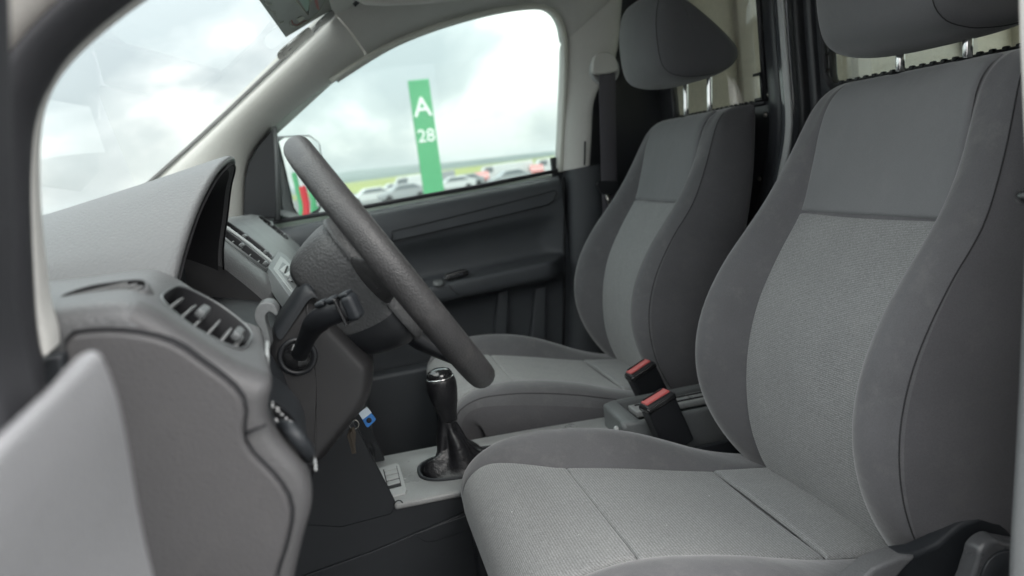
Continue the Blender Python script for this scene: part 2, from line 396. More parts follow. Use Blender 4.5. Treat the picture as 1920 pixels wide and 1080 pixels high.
# windscreen plane, from the dash base to the roof header
W0 = Vector((-.411, 1.1, .906)); WN = Vector((-(1.234-.906), 0, .451)).normalized()
def WS(px, py): return PP(px, py, W0, WN)
def ws_xz(x): return W0.z + (x-W0.x)*(.328/.451)
rows = []
for i in range(9):
    x = -.70 + i*(.80/8)
    rows.append([Vector((x - .05*(1-((y-.39)/.85)**2) + .05*(1-((1.12-.39)/.85)**2), y, ws_xz(x))) for y in [-.43+k*(1.63/12) for k in range(13)]])
ws = grid('windscreen', rows, M['screen'], van, s=1)
# roof and header
box('headliner', (.62, .39, 1.345), (1.06, 1.60, .03), M['roof'], van, .01)
box('roof_panel', (1.05, .39, 1.40), (2.1, 1.70, .03), M['paint'], van, .01)
hx = .085
grid('header_trim', [[Vector((x, y, z)) for y in [-.42+k*.2 for k in range(9)]] for x, z in ((.02, 1.255), (.06, 1.245), (.10, 1.262), (.13, 1.31), (.14, 1.335))], M['roof'], van, s=1, t=.012)
box('front_bulkhead', (-.62, .39, .35), (.06, 1.66, .8), M['void'], van, .01)

# --- far A-pillar trim, between the windscreen and the passenger door opening
wsE = [(262, 365), (310, 322), (370, 268), (440, 203), (500, 146), (560, 90), (600, 52), (624, 26)]
dE = [(456, 420), (457, 350), (462, 312), (478, 276), (512, 236), (560, 196), (620, 152), (686, 107)]
A1 = cat([WS(*p) + Vector((0, 0, 0)) for p in wsE], 18); A2 = cat(PL(dE, Y=1.195), 18)
rows = []
for k, (t, dyy) in enumerate(((-.06, .02), (0, 0), (.1, -.022), (.35, -.036), (.65, -.036), (.9, -.018), (.97, -.004), (1.0, .006), (1.0, .04))):
    rows.append([p.lerp(q, t) + Vector((0, dyy, 0)) for p, q in zip(A1, A2)])
grid('pillar_trim', rows, M['cream'], van, s=1)
tube('windscreen_seal', [p+Vector((-.004, -.003, .004)) for p in A1], .005, M['rubber'], van, 8)
# --- door head trim above the window, and B-pillar
h1 = cat(PL([(690, 105), (740, 79), (800, 54), (860, 35), (920, 20), (975, 11), (1010, 10), (1034, 18), (1050, 42), (1056, 80)], Y=1.195), 26)
def up_(p, k): return Vector((p.x, p.y, p.z))
roofE = cat([P(626, 22, Y=1.10), P(690, -20, Y=1.08), P(800, -50, Y=1.06), P(920, -80, Y=1.05), P(1010, -95, Y=1.05), P(1080, -60, Y=1.08), P(1175, -24, Y=1.14)], 26)
rows = []
for t, dyy in ((0, .04), (0, .004), (.03, -.008), (.12, -.022), (.4, -.034), (.75, -.02), (1.0, 0), (1.12, .0)):
    rows.append([p.lerp(q, t) + Vector((0, dyy, 0)) for p, q in zip(h1, roofE)])
grid('door_head_trim', rows, M['roof'], van, s=1)
bw = cat(PL([(1056, 80), (1055, 130), (1052, 200), (1049, 260), (1046, 322)], Y=1.195), 12)
bo = cat([P(1166, -20, Y=1.15), P(1160, 60, Y=1.15), P(1150, 120, Y=1.15), P(1112, 180, Y=1.15), P(1108, 240, Y=1.15), P(1104, 310, Y=1.15)], 12)
rows = []
for t, dyy in ((0, .04), (0, .004), (.05, -.012), (.18, -.03), (.5, -.04), (.9, -.034), (1.0, -.02), (1.0, .03)):
    rows.append([p.lerp(q, t) + Vector((0, dyy, 0)) for p, q in zip(bw, bo)])
grid('pillar_trim', rows, M['cream'], van, s=1)
# lower B-pillar: dark trim
b1 = cat(PL([(1062, 318), (1064, 420), (1066, 540), (1064, 670)], Y=1.17), 8); b2 = cat(PL([(1138, 305), (1140, 420), (1140, 540), (1140, 700)], Y=1.15), 8)
rows = [[p.lerp(q, t)+Vector((0, dyy, 0)) for p, q in zip(b1, b2)] for t, dyy in ((0, .05), (0, .0), (.08, -.02), (.3, -.03), (1, -.025), (1, .04))]
grid('lower_pillar_trim', rows, M['door_trim'], van, s=1)
# dark panel behind the belt
prism('quarter_panel', [Vector((.70, 1.235, .6)), Vector((1.0, 1.235, .6)), Vector((1.0, 1.235, 1.36)), Vector((.70, 1.235, 1.36))], (0, .02, 0), M['part'], van, .004)
prism('roof_rail', [Vector((-.45, 1.21, .90)), Vector((.04, 1.16, 1.262)), Vector((.13, 1.235, 1.165)), Vector((-.30, 1.235, .86))], (0, .012, .012), M['roof'], van, .003)
prism('roof_rail', [P(650, 62, Y=1.22), P(670, 10, Y=1.2), P(730, 30, Y=1.2), P(720, 84, Y=1.22)], (0, .02, .01), M['roof'], van, .003)
prism('side_panel', [Vector((.76, 1.20, .0)), Vector((1.0, 1.20, .0)), Vector((1.0, 1.20, 1.34)), Vector((.76, 1.20, 1.34))], (0, .03, 0), M['part'], van, .004)
box('side_wall', (.35, 1.235, .36), (1.4, .02, .72), M['black'], van, .004)
tube('slot', PL([(1097, 265), (1096, 310)], Y=1.112), .0025, M['void'], van, 6)
# door aperture seal, bright lip
lip = cat(PL([(620, 152), (690, 107), (740, 80), (800, 56), (860, 37), (920, 22), (975, 13), (1012, 12), (1038, 22), (1056, 52), (1061, 95), (1060, 160), (1056, 240), (1051, 322)], Y=1.178), 40)
tube('door_frame', [p+Vector((.012, .034, .012)) for p in lip], .015, M['roof'], van, 8)
box('pillar_filler', (.655, 1.222, .62), (.12, .02, .40), M['dash_dark'], van, .003)
tube('door_seal', lip, .0075, mat('seal_pale', (.62, .62, .56), .5, grain=('noise', 900), bump=.1), van, 8)

# --- near A-pillar: trim, seal and painted flange in front of the driver doorway
g1 = cat(PL([(330, -30), (284, 0), (214, 52), (153, 107), (116, 153), (95, 199), (86, 245), (84, 330), (89, 420), (97, 500), (106, 565), (122, 612), (122, 637)], Y=-.425), 28)
g2 = cat(PL([(300, -30), (257, 0), (196, 46), (131, 107), (101, 153), (80, 193), (67, 245), (61, 330), (62, 420), (65, 500), (70, 590), (76, 640), (83, 670)], Y=-.455), 28)
g3 = cat(PL([(160, -30), (122, 0), (55, 67), (18, 116), (0, 150), (-22, 230), (-32, 330), (-34, 420), (-30, 500), (-20, 590), (-10, 680), (0, 760)], Y=-.475), 28)
rows = [[p.lerp(q, t)+Vector((ddx, dyy, 0)) for p, q in zip(g1, g2)] for t, ddx, dyy in ((-.02, -.10, .05), (-.05, -.03, .025), (0, -.004, .004), (.06, 0, -.004), (.5, 0, -.006), (1.0, 0, 0), (1.02, -.01, .01))]
grid('pillar_trim', rows, M['cream'], van, s=1)
mid = [(p+q)/2+Vector((.0, -.012, 0)) for p, q in zip(g2, g3)]
g2b = cat(g2+[P(88, 730, Y=-.455), P(96, 830, Y=-.455)], 34); g3b = cat(g3+[P(14, 860, Y=-.475), P(30, 980, Y=-.475)], 34)
rows = [[(c + (q-p)*.5*math.cos(a_)*1.0 + Vector((0, -.013, 0))*math.sin(a_)) for p, q, c in zip(g2b, g3b, [(p+q)/2+Vector((0, -.004, 0)) for p, q in zip(g2b, g3b)])] for a_ in [2*math.pi*k/14 for k in range(15)]]
grid('door_seal', rows, M['rubber'], van)
g4 = [p + Vector((-.10, -.035, .03)) for p in g3]
rows = [[p.lerp(q, t)+Vector((0, dyy, 0)) for p, q in zip(g3, g4)] for t, dyy in ((-.1, .03), (0, .004), (.1, -.012), (.4, -.02), (1, 0), (1.6, .05))]
grid('pillar_panel', rows, M['paint'], van, s=1)
prism('hinge_pillar', [P(60, 676, Y=-.44), P(117, 664, Y=-.44), P(119, 700, Y=-.44), P(150, 1100, Y=-.44), Vector((-.20, -.44, .2)), Vector((-.34, -.44, .2)), Vector((-.30, -.44, .72))], (0, .015, 0), M['dash_dark'], van, .003)
# --- near B-pillar at the right edge of the view
c1 = [Vector((.524, -.45, 1.335))]+PL([(1903, -60), (1908, 120), (1915, 300), (1919, 352)], Y=-.45)
grid('pillar_trim', [[p+Vector((ddx, dyy, 0)) for p in cat(c1, 14)] for ddx, dyy in ((.09, .05), (.016, .01), (0, 0), (.006, -.008), (.05, -.012), (.22, -.014), (.46, -.01))], M['cream'], van, s=1)
c2 = PL([(1921, 340), (1914, 460), (1905, 700), (1895, 900), (1884, 1120)], Y=-.45)+[Vector((.462, -.45, .10)), Vector((.458, -.45, -.04))]
grid('lower_pillar_trim', [[p+Vector((ddx, dyy, 0)) for p in cat(c2, 18)] for ddx, dyy in ((.10, .06), (.020, .012), (0, 0), (.006, -.008), (.05, -.014), (.22, -.016), (.47, -.012))], M['fascia'], van, s=1)
lathe('knob', [(.004, 0), (.0065, .002), (.006, .012), (.002, .014)], P(1919, 368, Y=-.455), (-.4, -1, 0), M['gloss'], van, 14)
box('sill_riser', (.62, -.47, .12), (.30, .05, .5), M['paint'], van, .01)

# ================================================================== CARGO BAY AND PARTITION
for nm, c, sz in (('cargo_wall', (1.55, 1.19, .6), (1.2, .03, 1.5)), ('cargo_wall', (1.55, -.41, .6), (1.2, .03, 1.5)), ('cargo_ceiling', (1.55, .39, 1.36), (1.2, 1.6, .02)), ('cargo_floor', (1.55, .39, -.1), (1.2, 1.6, .06))):
    box(nm, c, sz, M['cargo'], van, .004)
for i in range(3):
    box('cargo_rib', (1.2+i*.38, 1.165, .75), (.05, .025, 1.15), M['paint'], van, .006)
def ring(poly_out, holes, X, th, m, name, parent):
    o = prism(name, [Vector((X, y, z)) for y, z in poly_out], (th, 0, 0), m, parent, 0)
    o.modifiers.clear(); cs = []
    for h in holes:
        c = prism('c', [Vector((X-.1, y, z)) for y, z in h], (th+.2, 0, 0), m, None, 0); c.modifiers.clear(); cs.append(c)
    cut(o, cs); bev(o, .004, 2); return o
def rr(y0, y1, z0, z1, r=.04, n=4):
    pts = []
    for cx, cy, a0 in ((y1-r, z1-r, 0), (y0+r, z1-r, 90), (y0+r, z0+r, 180), (y1-r, z0+r, 270)):
        for k in range(n+1): pts.append((cx+r*math.cos(R(a0+90*k/n)), cy+r*math.sin(R(a0+90*k/n))))
    return pts
ring([(-.40, -.12), (1.18, -.12), (1.18, 1.34), (-.40, 1.34)], [rr(-.34, .36, .10, 1.28), rr(.42, 1.12, .10, 1.28)], 2.13, .03, M['cargo'], 'rear_door_panel', van)  # rear openings enlarged and bay kept short, shaped to brighten the bay
box('rear_glass', (2.145, .01, .69), (.006, .71, 1.19), M['glass'], van, 0); box('rear_glass', (2.145, .77, .69), (.006, .71, 1.19), M['glass'], van, 0)

XP = .93
part = empty('cab_partition', (XP, .39, 0), 'dark steel partition with two glazed openings behind the front seats', 'partition')
zL = P(1430, 190, X=XP).z; zR = P(1570, 158, X=XP).z
yA = P(1262, 205, X=XP).y; yB = P(1433, 150, X=XP).y; yC = P(1554, 130, X=XP).y
ho1 = rr(yB, min(yA, 1.17), zL-.004, 1.27, .02); ho2 = rr(-.36, yC, zR-.004, 1.27, .025)
ring([(-.42, 0), (1.2, 0), (1.2, 1.345), (-.42, 1.345)], [ho1, ho2], XP, .02, M['part'], 'panel', part)
box('pane', (XP+.012, (yB+min(yA, 1.17))/2, (zL+1.27)/2), (.004, min(yA, 1.17)-yB+.01, 1.27-zL), M['pglass'], part, 0)
box('pane', (XP+.012, (yC-.36)/2, (zR+1.27)/2), (.004, yC+.37, 1.27-zR), M['pglass'], part, 0)
for (ya, yb, z) in ((yB+.02, min(yA, 1.16), zL), (-.34, yC-.03, zR)):
    n = int((yb-ya)/.022)
    for i in range(n): box('comb_tooth', (XP-.004, ya+(i+.5)*(yb-ya)/n, z+.002), (.008, .009, .007), M['black'], part, .002)
    tube('gasket', [Vector((XP-.002, ya-.02, z-.003)), Vector((XP-.002, yb+.02, z-.003))], .006, M['rubber'], part, 8)
for k in range(6): box('comb_tooth', (XP-.004, yC+.002, zR+.03+k*.03), (.010, .012, .005), M['black'], part, .001)
tube('gasket', [Vector((XP-.004, yC+.006, 1.28)), Vector((XP-.004, yC+.006, zR+.02)), Vector((XP-.004, yC-.012, zR))], .006, M['rubber'], part, 8)
tube('gasket', [Vector((XP-.004, yB-.006, 1.28)), Vector((XP-.004, yB-.006, zL))], .006, M['rubber'], part, 8)
for pts in ([(1427, 138), (1430, 185)],):
    q = [P(x, y, X=XP-.01) for x, y in pts]; tube('latch', q, .004, M['black'], part, 8)
    for z in q: box('latch_tab', z+Vector((0, .012, 0)), (.01, .03, .006), M['black'], part, .001)
# the folded vertical post between the openings
post = [(1455, -30), (1461, 60), (1468, 150), (1473, 220), (1470, 270), (1462, 310), (1452, 360), (1440, 420)]
def strip(name, dpx, X0, wd, m, dep=.03):
    pts = cat([P(x+dpx, y, X=X0) for x, y in post], 14)
    rows = [[p+Vector((ddx, dyy, 0)) for p in pts] for ddx, dyy in ((dep, wd/2), (.004, wd/2), (-.002, wd/2-.004), (-.003, 0), (-.002, -wd/2+.004), (.004, -wd/2), (dep, -wd/2))]
    return grid(name, rows, m, part, s=1)
strip('post', 2, XP-.045, .05, mat('post_gloss', (.06, .065, .072), .16, coat=.4), .05)
strip('post_flange', -20, XP-.025, .05, M['part'], .03)
strip('post_flange', 26, XP-.03, .03, M['black'], .03)
strip('post_flange', 45, XP-.012, .05, M['part'], .02)
strip('post_highlight', 4, XP-.050, .020, M['silver'], .01)  # glossy highlight of the dark post, laid on as silver
tube('post_highlight_bead', cat([P(x+10, y, X=XP-.052) for x, y in post], 14), .0042, M['silver'], part, 8)  # the painted highlight continued as a silver bead
for px, py in ((1443, 177), (1436, 215), (1425, 335), (1560, 175)):
    lathe('rivet', [(.006, 0), (.0055, .003), (.003, .005)], P(px, py, X=XP-.004), (-1, 0, 0), M['steel'], part, 10)

# ================================================================== PASSENGER DOOR
pdr = empty('passenger_door', (.2, 1.2, 0), 'dark passenger door with armrest, window glass and outside mirror', 'door')
def shear(x): return .055*(x-.25)
prof = [(-.02, 1.20), (.10, 1.178), (.30, 1.172), (.44, 1.170), (.462, 1.15), (.472, 1.105), (.480, 1.088), (.495, 1.083), (.514, 1.082), (.5215, 1.083), (.5255, 1.087), (.5275, 1.10), (.53, 1.13), (.533, 1.165), (.538, 1.182),
        (.56, 1.185), (.60, 1.185), (.625, 1.172), (.645, 1.157), (.66, 1.153), (.70, 1.153), (.725, 1.157), (.742, 1.170), (.748, 1.190), (.748, 1.215)]
xs = [-.30, -.22, -.12, 0, .10, .2, .3, .4, .46, .50, .535, .56, .585, .600, .606, .606]
rows = []
for i, x in enumerate(xs):
    k = lerpf([(.42, 1), (.545, 1), (.575, 0), (1, 0)], x)          # armrest and recess fade out before the rear edge
    row = []
    for z, y in prof:
        base = lerpf([(-.02, 1.20), (.1, 1.178), (.3, 1.172), (.66, 1.153), (.725, 1.157), (.742, 1.170), (.748, 1.19), (.749, 1.215)], z)
        yy = y*k + base*(1-k)
        if i == len(xs)-2: yy += .006
        if i == len(xs)-1: yy += .05
        row.append(Vector((x, yy, z + shear(x))))
    rows.append(row)
trim = grid('trim_panel', rows, M['door_trim'], pdr, s=2)
ins = [(735, 452), (735, 434), (800, 419), (900, 394), (1000, 368), (1040, 357), (1044, 362), (1038, 376), (1028, 384), (1000, 391), (900, 415), (800, 438)]
tube('strip_gap', PL(ins+ins[:1], Y=1.1485), .0014, M['void'], pdr, 6)
prism('insert_strip', PL(ins, Y=1.149), (0, .012, 0), M['door_trim'], pdr, .0025)
# lower pocket wall and ribs under the armrest
for (xa, xb, ya) in ((935, 955, 1.145), (1004, 1026, 1.145)):
    pts = PL([(xa, 540), (xb, 536), (xb-4, 668), (xa-12, 668)], Y=ya); prism('pocket_rib', pts, (0, .04, 0), M['door_trim'], pdr, .006)
prism('map_pocket', [Vector((-.2, 1.10, .30)), Vector((.38, 1.10, .31)), Vector((.44, 1.10, .26)), Vector((.44, 1.10, .06)), Vector((-.2, 1.10, .06))], (0, .07, 0), M['door_trim'], pdr, .012)
sw = prism('switch_panel', PL([(833, 524), (838, 515), (872, 506), (880, 508), (878, 516), (842, 527)], Y=1.10), (0, .02, .002), M['gloss'], pdr, .002)
prism('switch_button', PL([(846, 518), (868, 511), (868, 515), (848, 522)], Y=1.0985), (0, .006, 0), M['dash_dark'], sw, .001)
lathe('lock_pin', [(.014, 0), (.016, .002), (.0155, .006), (.008, .009)], P(822, 533, Y=1.09), (0, -.4, 1), M['fascia'], pdr, 18)
tube('pull_gap', PL([(840, 533), (850, 545), (862, 554)], Y=1.082), .0012, M['void'], pdr, 6)
tube('rear_gap', PL([(1056, 332), (1058, 440), (1058, 560), (1056, 668)], Y=1.158), .004, M['void'], pdr, 6)
# outer skin below the belt, sail panel and glass
prism('outer_skin', [Vector((-.34, 1.225, .735)), Vector((.62, 1.225, .775)), Vector((.62, 1.225, -.1)), Vector((-.34, 1.225, -.1))], (0, .03, 0), M['paint'], pdr, .005)
sail = [(456, 408), (458, 340), (466, 305), (482, 276), (512, 240), (517, 262), (519, 410)]
prism('corner_panel', PL(sail, Y=1.185), (0, .05, 0), M['black'], pdr, .004)
tube('glass_channel', PL([(515, 238), (519, 300), (522, 412)], Y=1.187), .006, M['fascia'], pdr, 8)
gp = PL([(506, 430), (506, 232), (560, 180), (690, 92), (800, 38), (920, 4), (1012, -6), (1062, 30), (1070, 120), (1060, 330)], Y=1.215)
prism('window_glass', gp, (0, .004, 0), M['glass'], pdr, 0)
tube('belt_seal', PL([(512, 417), (700, 385), (900, 349), (1056, 318)], Y=1.20), .006, M['rubber'], pdr, 8)
# outside mirror: its face looks back along the van
mo = Vector((-.13, 1.40, .88))
def refl_n(px, py, target):
    d = (P(px, py, Y=1.40)-CAM).normalized(); return (target-d).normalized()
mn = refl_n(580, 330, Vector((.80, .62, .02)).normalized())
mn = Vector((mn.x, mn.y, mn.z))
def MP(px, py, k=0): return PP(px, py, mo+mn*k, mn)
gl = [(523, 266), (532, 300), (544, 352), (553, 390), (563, 405), (578, 402), (596, 391), (606, 372), (606, 330), (598, 268), (580, 256), (535, 258)]
hs = [(512, 262), (516, 300), (524, 350), (531, 408), (552, 414), (580, 409), (602, 398), (611, 374), (611, 330), (602, 266), (584, 252), (530, 254)]
mh = prism('mirror_housing', [MP(x, y, -.004) for x, y in hs], -mn*.07, M['rubber'], pdr, .012, 3)
prism('mirror_glass', [MP(x, y, .001) for x, y in gl], -mn*.004, M['mirror'], mh, 0)
prism('mirror_arm', PL([(514, 398), (560, 412), (566, 425), (512, 420)], Y=1.23), (0, .12, .01), M['rubber'], pdr, .006)

# posts standing behind, seen in the mirror
mp = mo.copy()
for (px, py), m, lab, wd_, dist in (((567, 360), redm, 'red totem sign standing behind the van, seen only in the outside mirror', .26, 13), ((591, 350), grn, 'green totem sign standing behind the van, seen only in the outside mirror', .26, 15), ((545, 330), grn, 'narrow green totem sign at the far edge of the outside mirror', .3, 20)):
    q = MP(px, py); d = (q-CAM).normalized(); r_ = d - mn*2*d.dot(mn); t = dist/Vector((r_.x, r_.y, 0)).length; e_ = q + r_*t
    totem(e_.x, e_.y, e_.z+.05*dist*.2, wd_, m, lab)

# ================================================================== DRIVER DOOR (open, hinged at the near A-pillar)
dd = empty('driver_door', (-.12, -.53, -.1), 'open driver door with pale sheen on its grained inner trim, cut by the lower left corner', 'door')
e0, e1 = P(190, 651, Y=-.585), P(282, 1090, Y=-.555)
dirD = Vector((-.12, -1, 0)).normalized()
rows = []
def doorrow(t):
    top = e0 + dirD*t + Vector((0, 0, -.17*t)); bot = e1 + dirD*t
    inn = Vector((.9, -.2, 0)).normalized()
    return [top+Vector((-.10, .0, -.14)), top+Vector((-.05, 0, -.045)), top+Vector((-.014, 0, -.005)), top+Vector((-.003, 0, .0005)), top+Vector((.0, 0, -.003)), top.lerp(bot, .06)+inn*.001, top.lerp(bot, .2)+inn*.004, top.lerp(bot, .5)+inn*.003, bot, bot+Vector((.02, 0, -.2)), bot+Vector((.02, 0, -.45))]
rows = [[p+Vector((-.05, .0, -.06)) for p in doorrow(0)], [p+Vector((-.004, .0005, 0)) for p in doorrow(0)], [p+Vector((-.0006, .0, 0)) for p in doorrow(0)], doorrow(.001)]+[doorrow(t) for t in (.006, .02, .05, .1, .2, .45, .8)]
M['door_inner'] = mat('door_inner_plastic', (.27, .268, .276), .33, grain=('leather', 420), bump=.35, var=.05)
grid('inner_trim', rows, M['door_inner'], dd, s=2)
wf0 = P(30, 560, Y=-.60)
prism('window_frame', [wf0+Vector((-.012, 0, -.16)), wf0+Vector((.0, 0, -.16)), wf0+Vector((.002, 0, 0)), wf0+Vector((.04, 0, .20)), wf0+Vector((.025, 0, .20)), wf0+Vector((-.012, 0, .02))], dirD*.03, M['rubber'], dd, .005)
box('outer_skin', (-.235, -1.0, .45), (.02, .85, .62), M['paint'], dd, .008)

# ================================================================== DASHBOARD
dash = empty('dashboard', (-.25, .39, .0), 'grey grained dashboard with air vents, hooded instrument binnacle and lamp switch', 'dashboard')
# left wing of the dash: end outline in side view (x, z) at the driver's doorway
top = [(-.50, .80), (-.36, .778), (-.25, .768), (-.17, .767), (-.146, .761), (-.118, .734), (-.092, .708), (-.076, .700)]
endc = [(503, 722), (504, 760), (503, 792), (520, 822), (560, 862), (583, 900), (590, 940), (583, 975), (572, 1010), (556, 1080), (545, 1130)]
rear = [(P(x, y, Y=-.42).x, P(x, y, Y=-.42).z) for x, y in endc]
low = [(-.10, .46), (-.20, .42), (-.50, .42)]
out_ = [Vector((x, 0, z)) for x, z in top+rear]; out_ = cat(out_, 46) + [Vector((x, 0, z)) for x, z in low]
cen = Vector((-.30, 0, .62))
def inset(pts, d):
    res = []
    for i, p in enumerate(pts):
        t = (pts[(i+1) % len(pts)]-pts[i-1]); nn = Vector((-t.z, 0, t.x)); nn.normalize()
        if nn.dot(cen-p) < 0: nn = -nn
        res.append(p+nn*d)
    return res
def wdx(p, y):
    if p.x < -.2: return 0
    k = min(1, (p.x+.2)/.05)
    return k*(-.13*(y+.34) if p.z > .70 else lerpf([(.60, -.06), (.66, -.13), (.70, -.13)], p.z)*(y+lerpf([(.69, .42), (.70, .34)], p.z)))
rows = []
for y, d in ((-.424, .018), (-.4235, .010), (-.420, .004), (-.413, .0005), (-.402, 0), (-.36, 0), (-.28, 0), (-.2, 0), (-.195, .0005), (-.190, .004), (-.188, .010)):
    rows.append([p+Vector((wdx(p, y), y, 0)) for p in (inset(out_, d) if d else out_)])
wing = grid('end_wing', rows, M['dash'], dash, close=True, capA=True, capB=True)
M['dash_shade'] = mat('dash_side_shade', (.085, .083, .085), .5, grain=('leather', 520), bump=.35, var=.06, dust=.05)  # same dash plastic, with the doorway side's shade put into its colour
sub(wing, 1); bake(wing)
for k_ in ('dash_dark', 'dash_shade'): wing.data.materials.append(M[k_])
for f_ in wing.data.polygons:
    c_ = f_.center
    if c_.y > -.392 and c_.z < .692 and f_.normal.x > .2: f_.material_index = 1
    elif c_.y < -.400 and c_.x > -.14: f_.material_index = 2
# fuse cover: slightly raised panel with a dark gap round it
capo = [(126, 700), (124, 640), (140, 624), (230, 619), (320, 638), (385, 680), (440, 722), (461, 752), (463, 785), (459, 812), (472, 842), (518, 890), (543, 928), (549, 965), (538, 1020), (520, 1076), (512, 1120), (150, 1120)]
cp = [p for p in cat(PL(capo, Y=-.4245), 60, True)]
cc = sum(cp, Vector())/len(cp)
prism('cover_gap', [cc+(p-cc)*1.018 for p in cp], (0, .006, 0), M['void'], dash, .001)
def insetY(pts, d):
    res = []
    for i, p in enumerate(pts):
        t = pts[(i+1) % len(pts)]-pts[i-1]; nn = Vector((-t.z, 0, t.x)).normalized()
        if nn.dot(cc-p) < 0: nn = -nn
        res.append(p+nn*d)
    return res
ec = prism('end_cover', [p+Vector((0, .006, 0)) for p in insetY(cp, .0012)], (0, -.0115, 0), M['cap'], dash, .0045, 4)
tube('panel_joint', PL([(459, 812), (480, 803), (499, 797)], Y=-.4265), .0011, M['void'], dash, 6)
tube('edge_highlight', [P(501, 642, Y=-.30), P(501, 680, Y=-.33), P(500, 720, Y=-.36)], .0016, M['silver'], dash, 8)  # highlight along the dash edge, drawn as a silver strip

# vents --------------------------------------------------
def facepts(x0, z0, x1, z1): return Vector((x0, 0, z0)), Vector((x1, 0, z1))
def vent(name, host, a, b, y0, y1, nfin, tilt=-.14, parent=dash, tab=True, tint='fascia', taper=.75):
    """air vent lying along a->b in side view, from y0 to y1: frame ring, dark well, fins, thumb tabs"""
    a, b = Vector((a[0], 0, a[1])), Vector((b[0], 0, b[1])); ax = (b-a); ln = ax.length; ax.normalize(); up_n = Vector((-ax.z, 0, ax.x)); up_n = up_n if up_n.z > 0 else -up_n
    ym = (y0+y1)/2; hw = (y1-y0)/2
    def pt(s, t, h): return a + ax*(s*ln) + Vector((0, ym+t*hw*lerpf([(0, taper), (.5, 1), (1, taper)], s), 0)) + up_n*h
    loop = []
    for k in range(32):
        an = 2*math.pi*k/32; c_, s_ = math.cos(an), math.sin(an); e_ = .45
        loop.append((.5+.5*math.copysign(abs(c_)**e_, c_), math.copysign(abs(s_)**e_, s_)))
    def sc(k): return [(.5+(s-.5)*(1+k*.03/ln*1.0), t*(1+k*.03/hw*.5)) for s, t in loop]
    rows = [[pt(s, t, h) for s, t in sc(k)] for k, h in ((.12, -.004), (.10, .0007), (.04, .0014), (-.02, .0008), (-.05, -.006), (-.07, -.030))]
    ct_ = prism('c', [pt(s, t, .02) for s, t in sc(-.02)], -up_n*.058, M[tint], None, 0); ct_.modifiers.clear(); cut(host, [ct_])
    fr_ = grid(name, rows, M[tint], parent, close=True, s=1)
    fr_.data.materials.append(M['void'])
    for k_ in range(3*32, 5*32): fr_.data.polygons[k_].material_index = 1  # inner walls and well blackened: shade of the recess put into colour
    prism('well', [pt(s, t, -.030) for s, t in sc(.05)], -up_n*.002, M['void'], fr_, 0)
    for i in range(nfin):
        s = (i+.7)/(nfin+.4); q = ax*math.sin(tilt)*-1+up_n*math.cos(tilt)
        p0, p1 = pt(s, -.97, -.014), pt(s, .97, -.014); hgt_ = .0132
        pr_ = [p0, p0.lerp(p1, .25)+q*hgt_*.8, p0.lerp(p1, .5)+q*hgt_, p0.lerp(p1, .75)+q*hgt_*.8, p1]
        prism('fin', pr_, ax*.0015, M['console'], fr_, .0005, 1)
    if tab:
        for s in (.42, .86):
            c_ = pt(s, -.1, .0015); rot = Matrix((ax, Vector((0, 1, 0)), up_n)).transposed()
            box('thumb_tab', c_, (.007, hw*.45, .007), M[tint], fr_, .002, rot)
    return fr_
va, vb = P(306, 541, Y=-.315), P(463, 647, Y=-.315)
vent('side_vent', wing, (-.139, .757), (-.089, .7085), -.375, -.262, 6)
# demister vent on top by the pillar
ta = [(112, 557), (160, 538), (225, 527), (268, 525), (274, 536), (262, 551), (230, 553), (160, 557)]
q0_ = [hit(wing, x, y)[0] for x, y in ta]; HIT.clear()
vn = Vector((.04, -.42, .90)).normalized(); vo = sum(q0_, Vector())/len(q0_)+Vector((0, 0, .0105))
def VP(px, py, k=0): return PP(px, py, vo+vn*k, vn)
tp = cat([VP(x, y) for x, y in ta], 30, True); tcn_ = sum(tp, Vector())/len(tp)
rows = [[tcn_+(p-tcn_)*k+vn*h for p in tp] for k, h in ((1.16, -.012), (1.09, -.0015), (1.03, .0008), (.975, .0002), (.96, -.004))]
tv = grid('demister_vent', rows, M['dash'], dash, close=True, s=1)
tv.data.materials.append(M['void'])
for k_ in range(3*30, 4*30): tv.data.polygons[k_].material_index = 1  # inner band and shallow well black, painting in the slot's shade
prism('well', [tcn_+(p-tcn_)*.985-vn*.003 for p in tp], -vn*.002, M['void'], tv, 0)
for (xa, ya), (xb, yb) in (((128, 554), (238, 529)), ((160, 555), (256, 531)), ((195, 555), (266, 536)), ((230, 553), (268, 544))):
    p0, p1 = VP(xa, ya), VP(xb, yb); prism('fin', [p0-vn*.0024, p1-vn*.0024, p1, p0], (0, .0013, 0), M['console'], tv, .0004, 1)

# hooded binnacle -----------------------------------------
lip0 = [(-.215, -.165, .745), (-.205, -.160, .758), (-.18, -.153, .784), (-.13, -.141, .822), (-.07, -.128, .853), (0, -.121, .8685), (.045, -.121, .869), (.09, -.128, .862), (.13, -.14, .846), (.165, -.155, .81), (.19, -.172, .765), (.2, -.178, .735)]
lipc = cat([Vector((x, y, z)) for y, x, z in lip0], 34)
lip = lipc
def cowlrow(t):
    res = []
    for p in lip:
        x = p.x - (.50+p.x+.10)*t
        f = 1-t; fz = f**1.25 if f > 0 else 0
        base = .775-.0*t
        z = base + (p.z-base)*(.10+.90*fz) if p.z > base else p.z*(1-t)+.74*t
        res.append(Vector((x, p.y*(1+.35*t*t), z)))
    return res
def shrink(rows_, d):
    return [Vector((p.x, p.y*(1-d/.2), p.z-d*1.1)) for p in rows_]
rows = [shrink(cowlrow(.22), .013), shrink(cowlrow(.03), .011), [p+Vector((.001, 0, 0)) for p in shrink(lip, .009)], [p+Vector((.0035, 0, 0)) for p in shrink(lip, .004)], [p+Vector((.002, 0, 0)) for p in shrink(lip, .0008)], cowlrow(.012), cowlrow(.05)]+[cowlrow(t) for t in (.15, .3, .45, .6, .8, 1)]
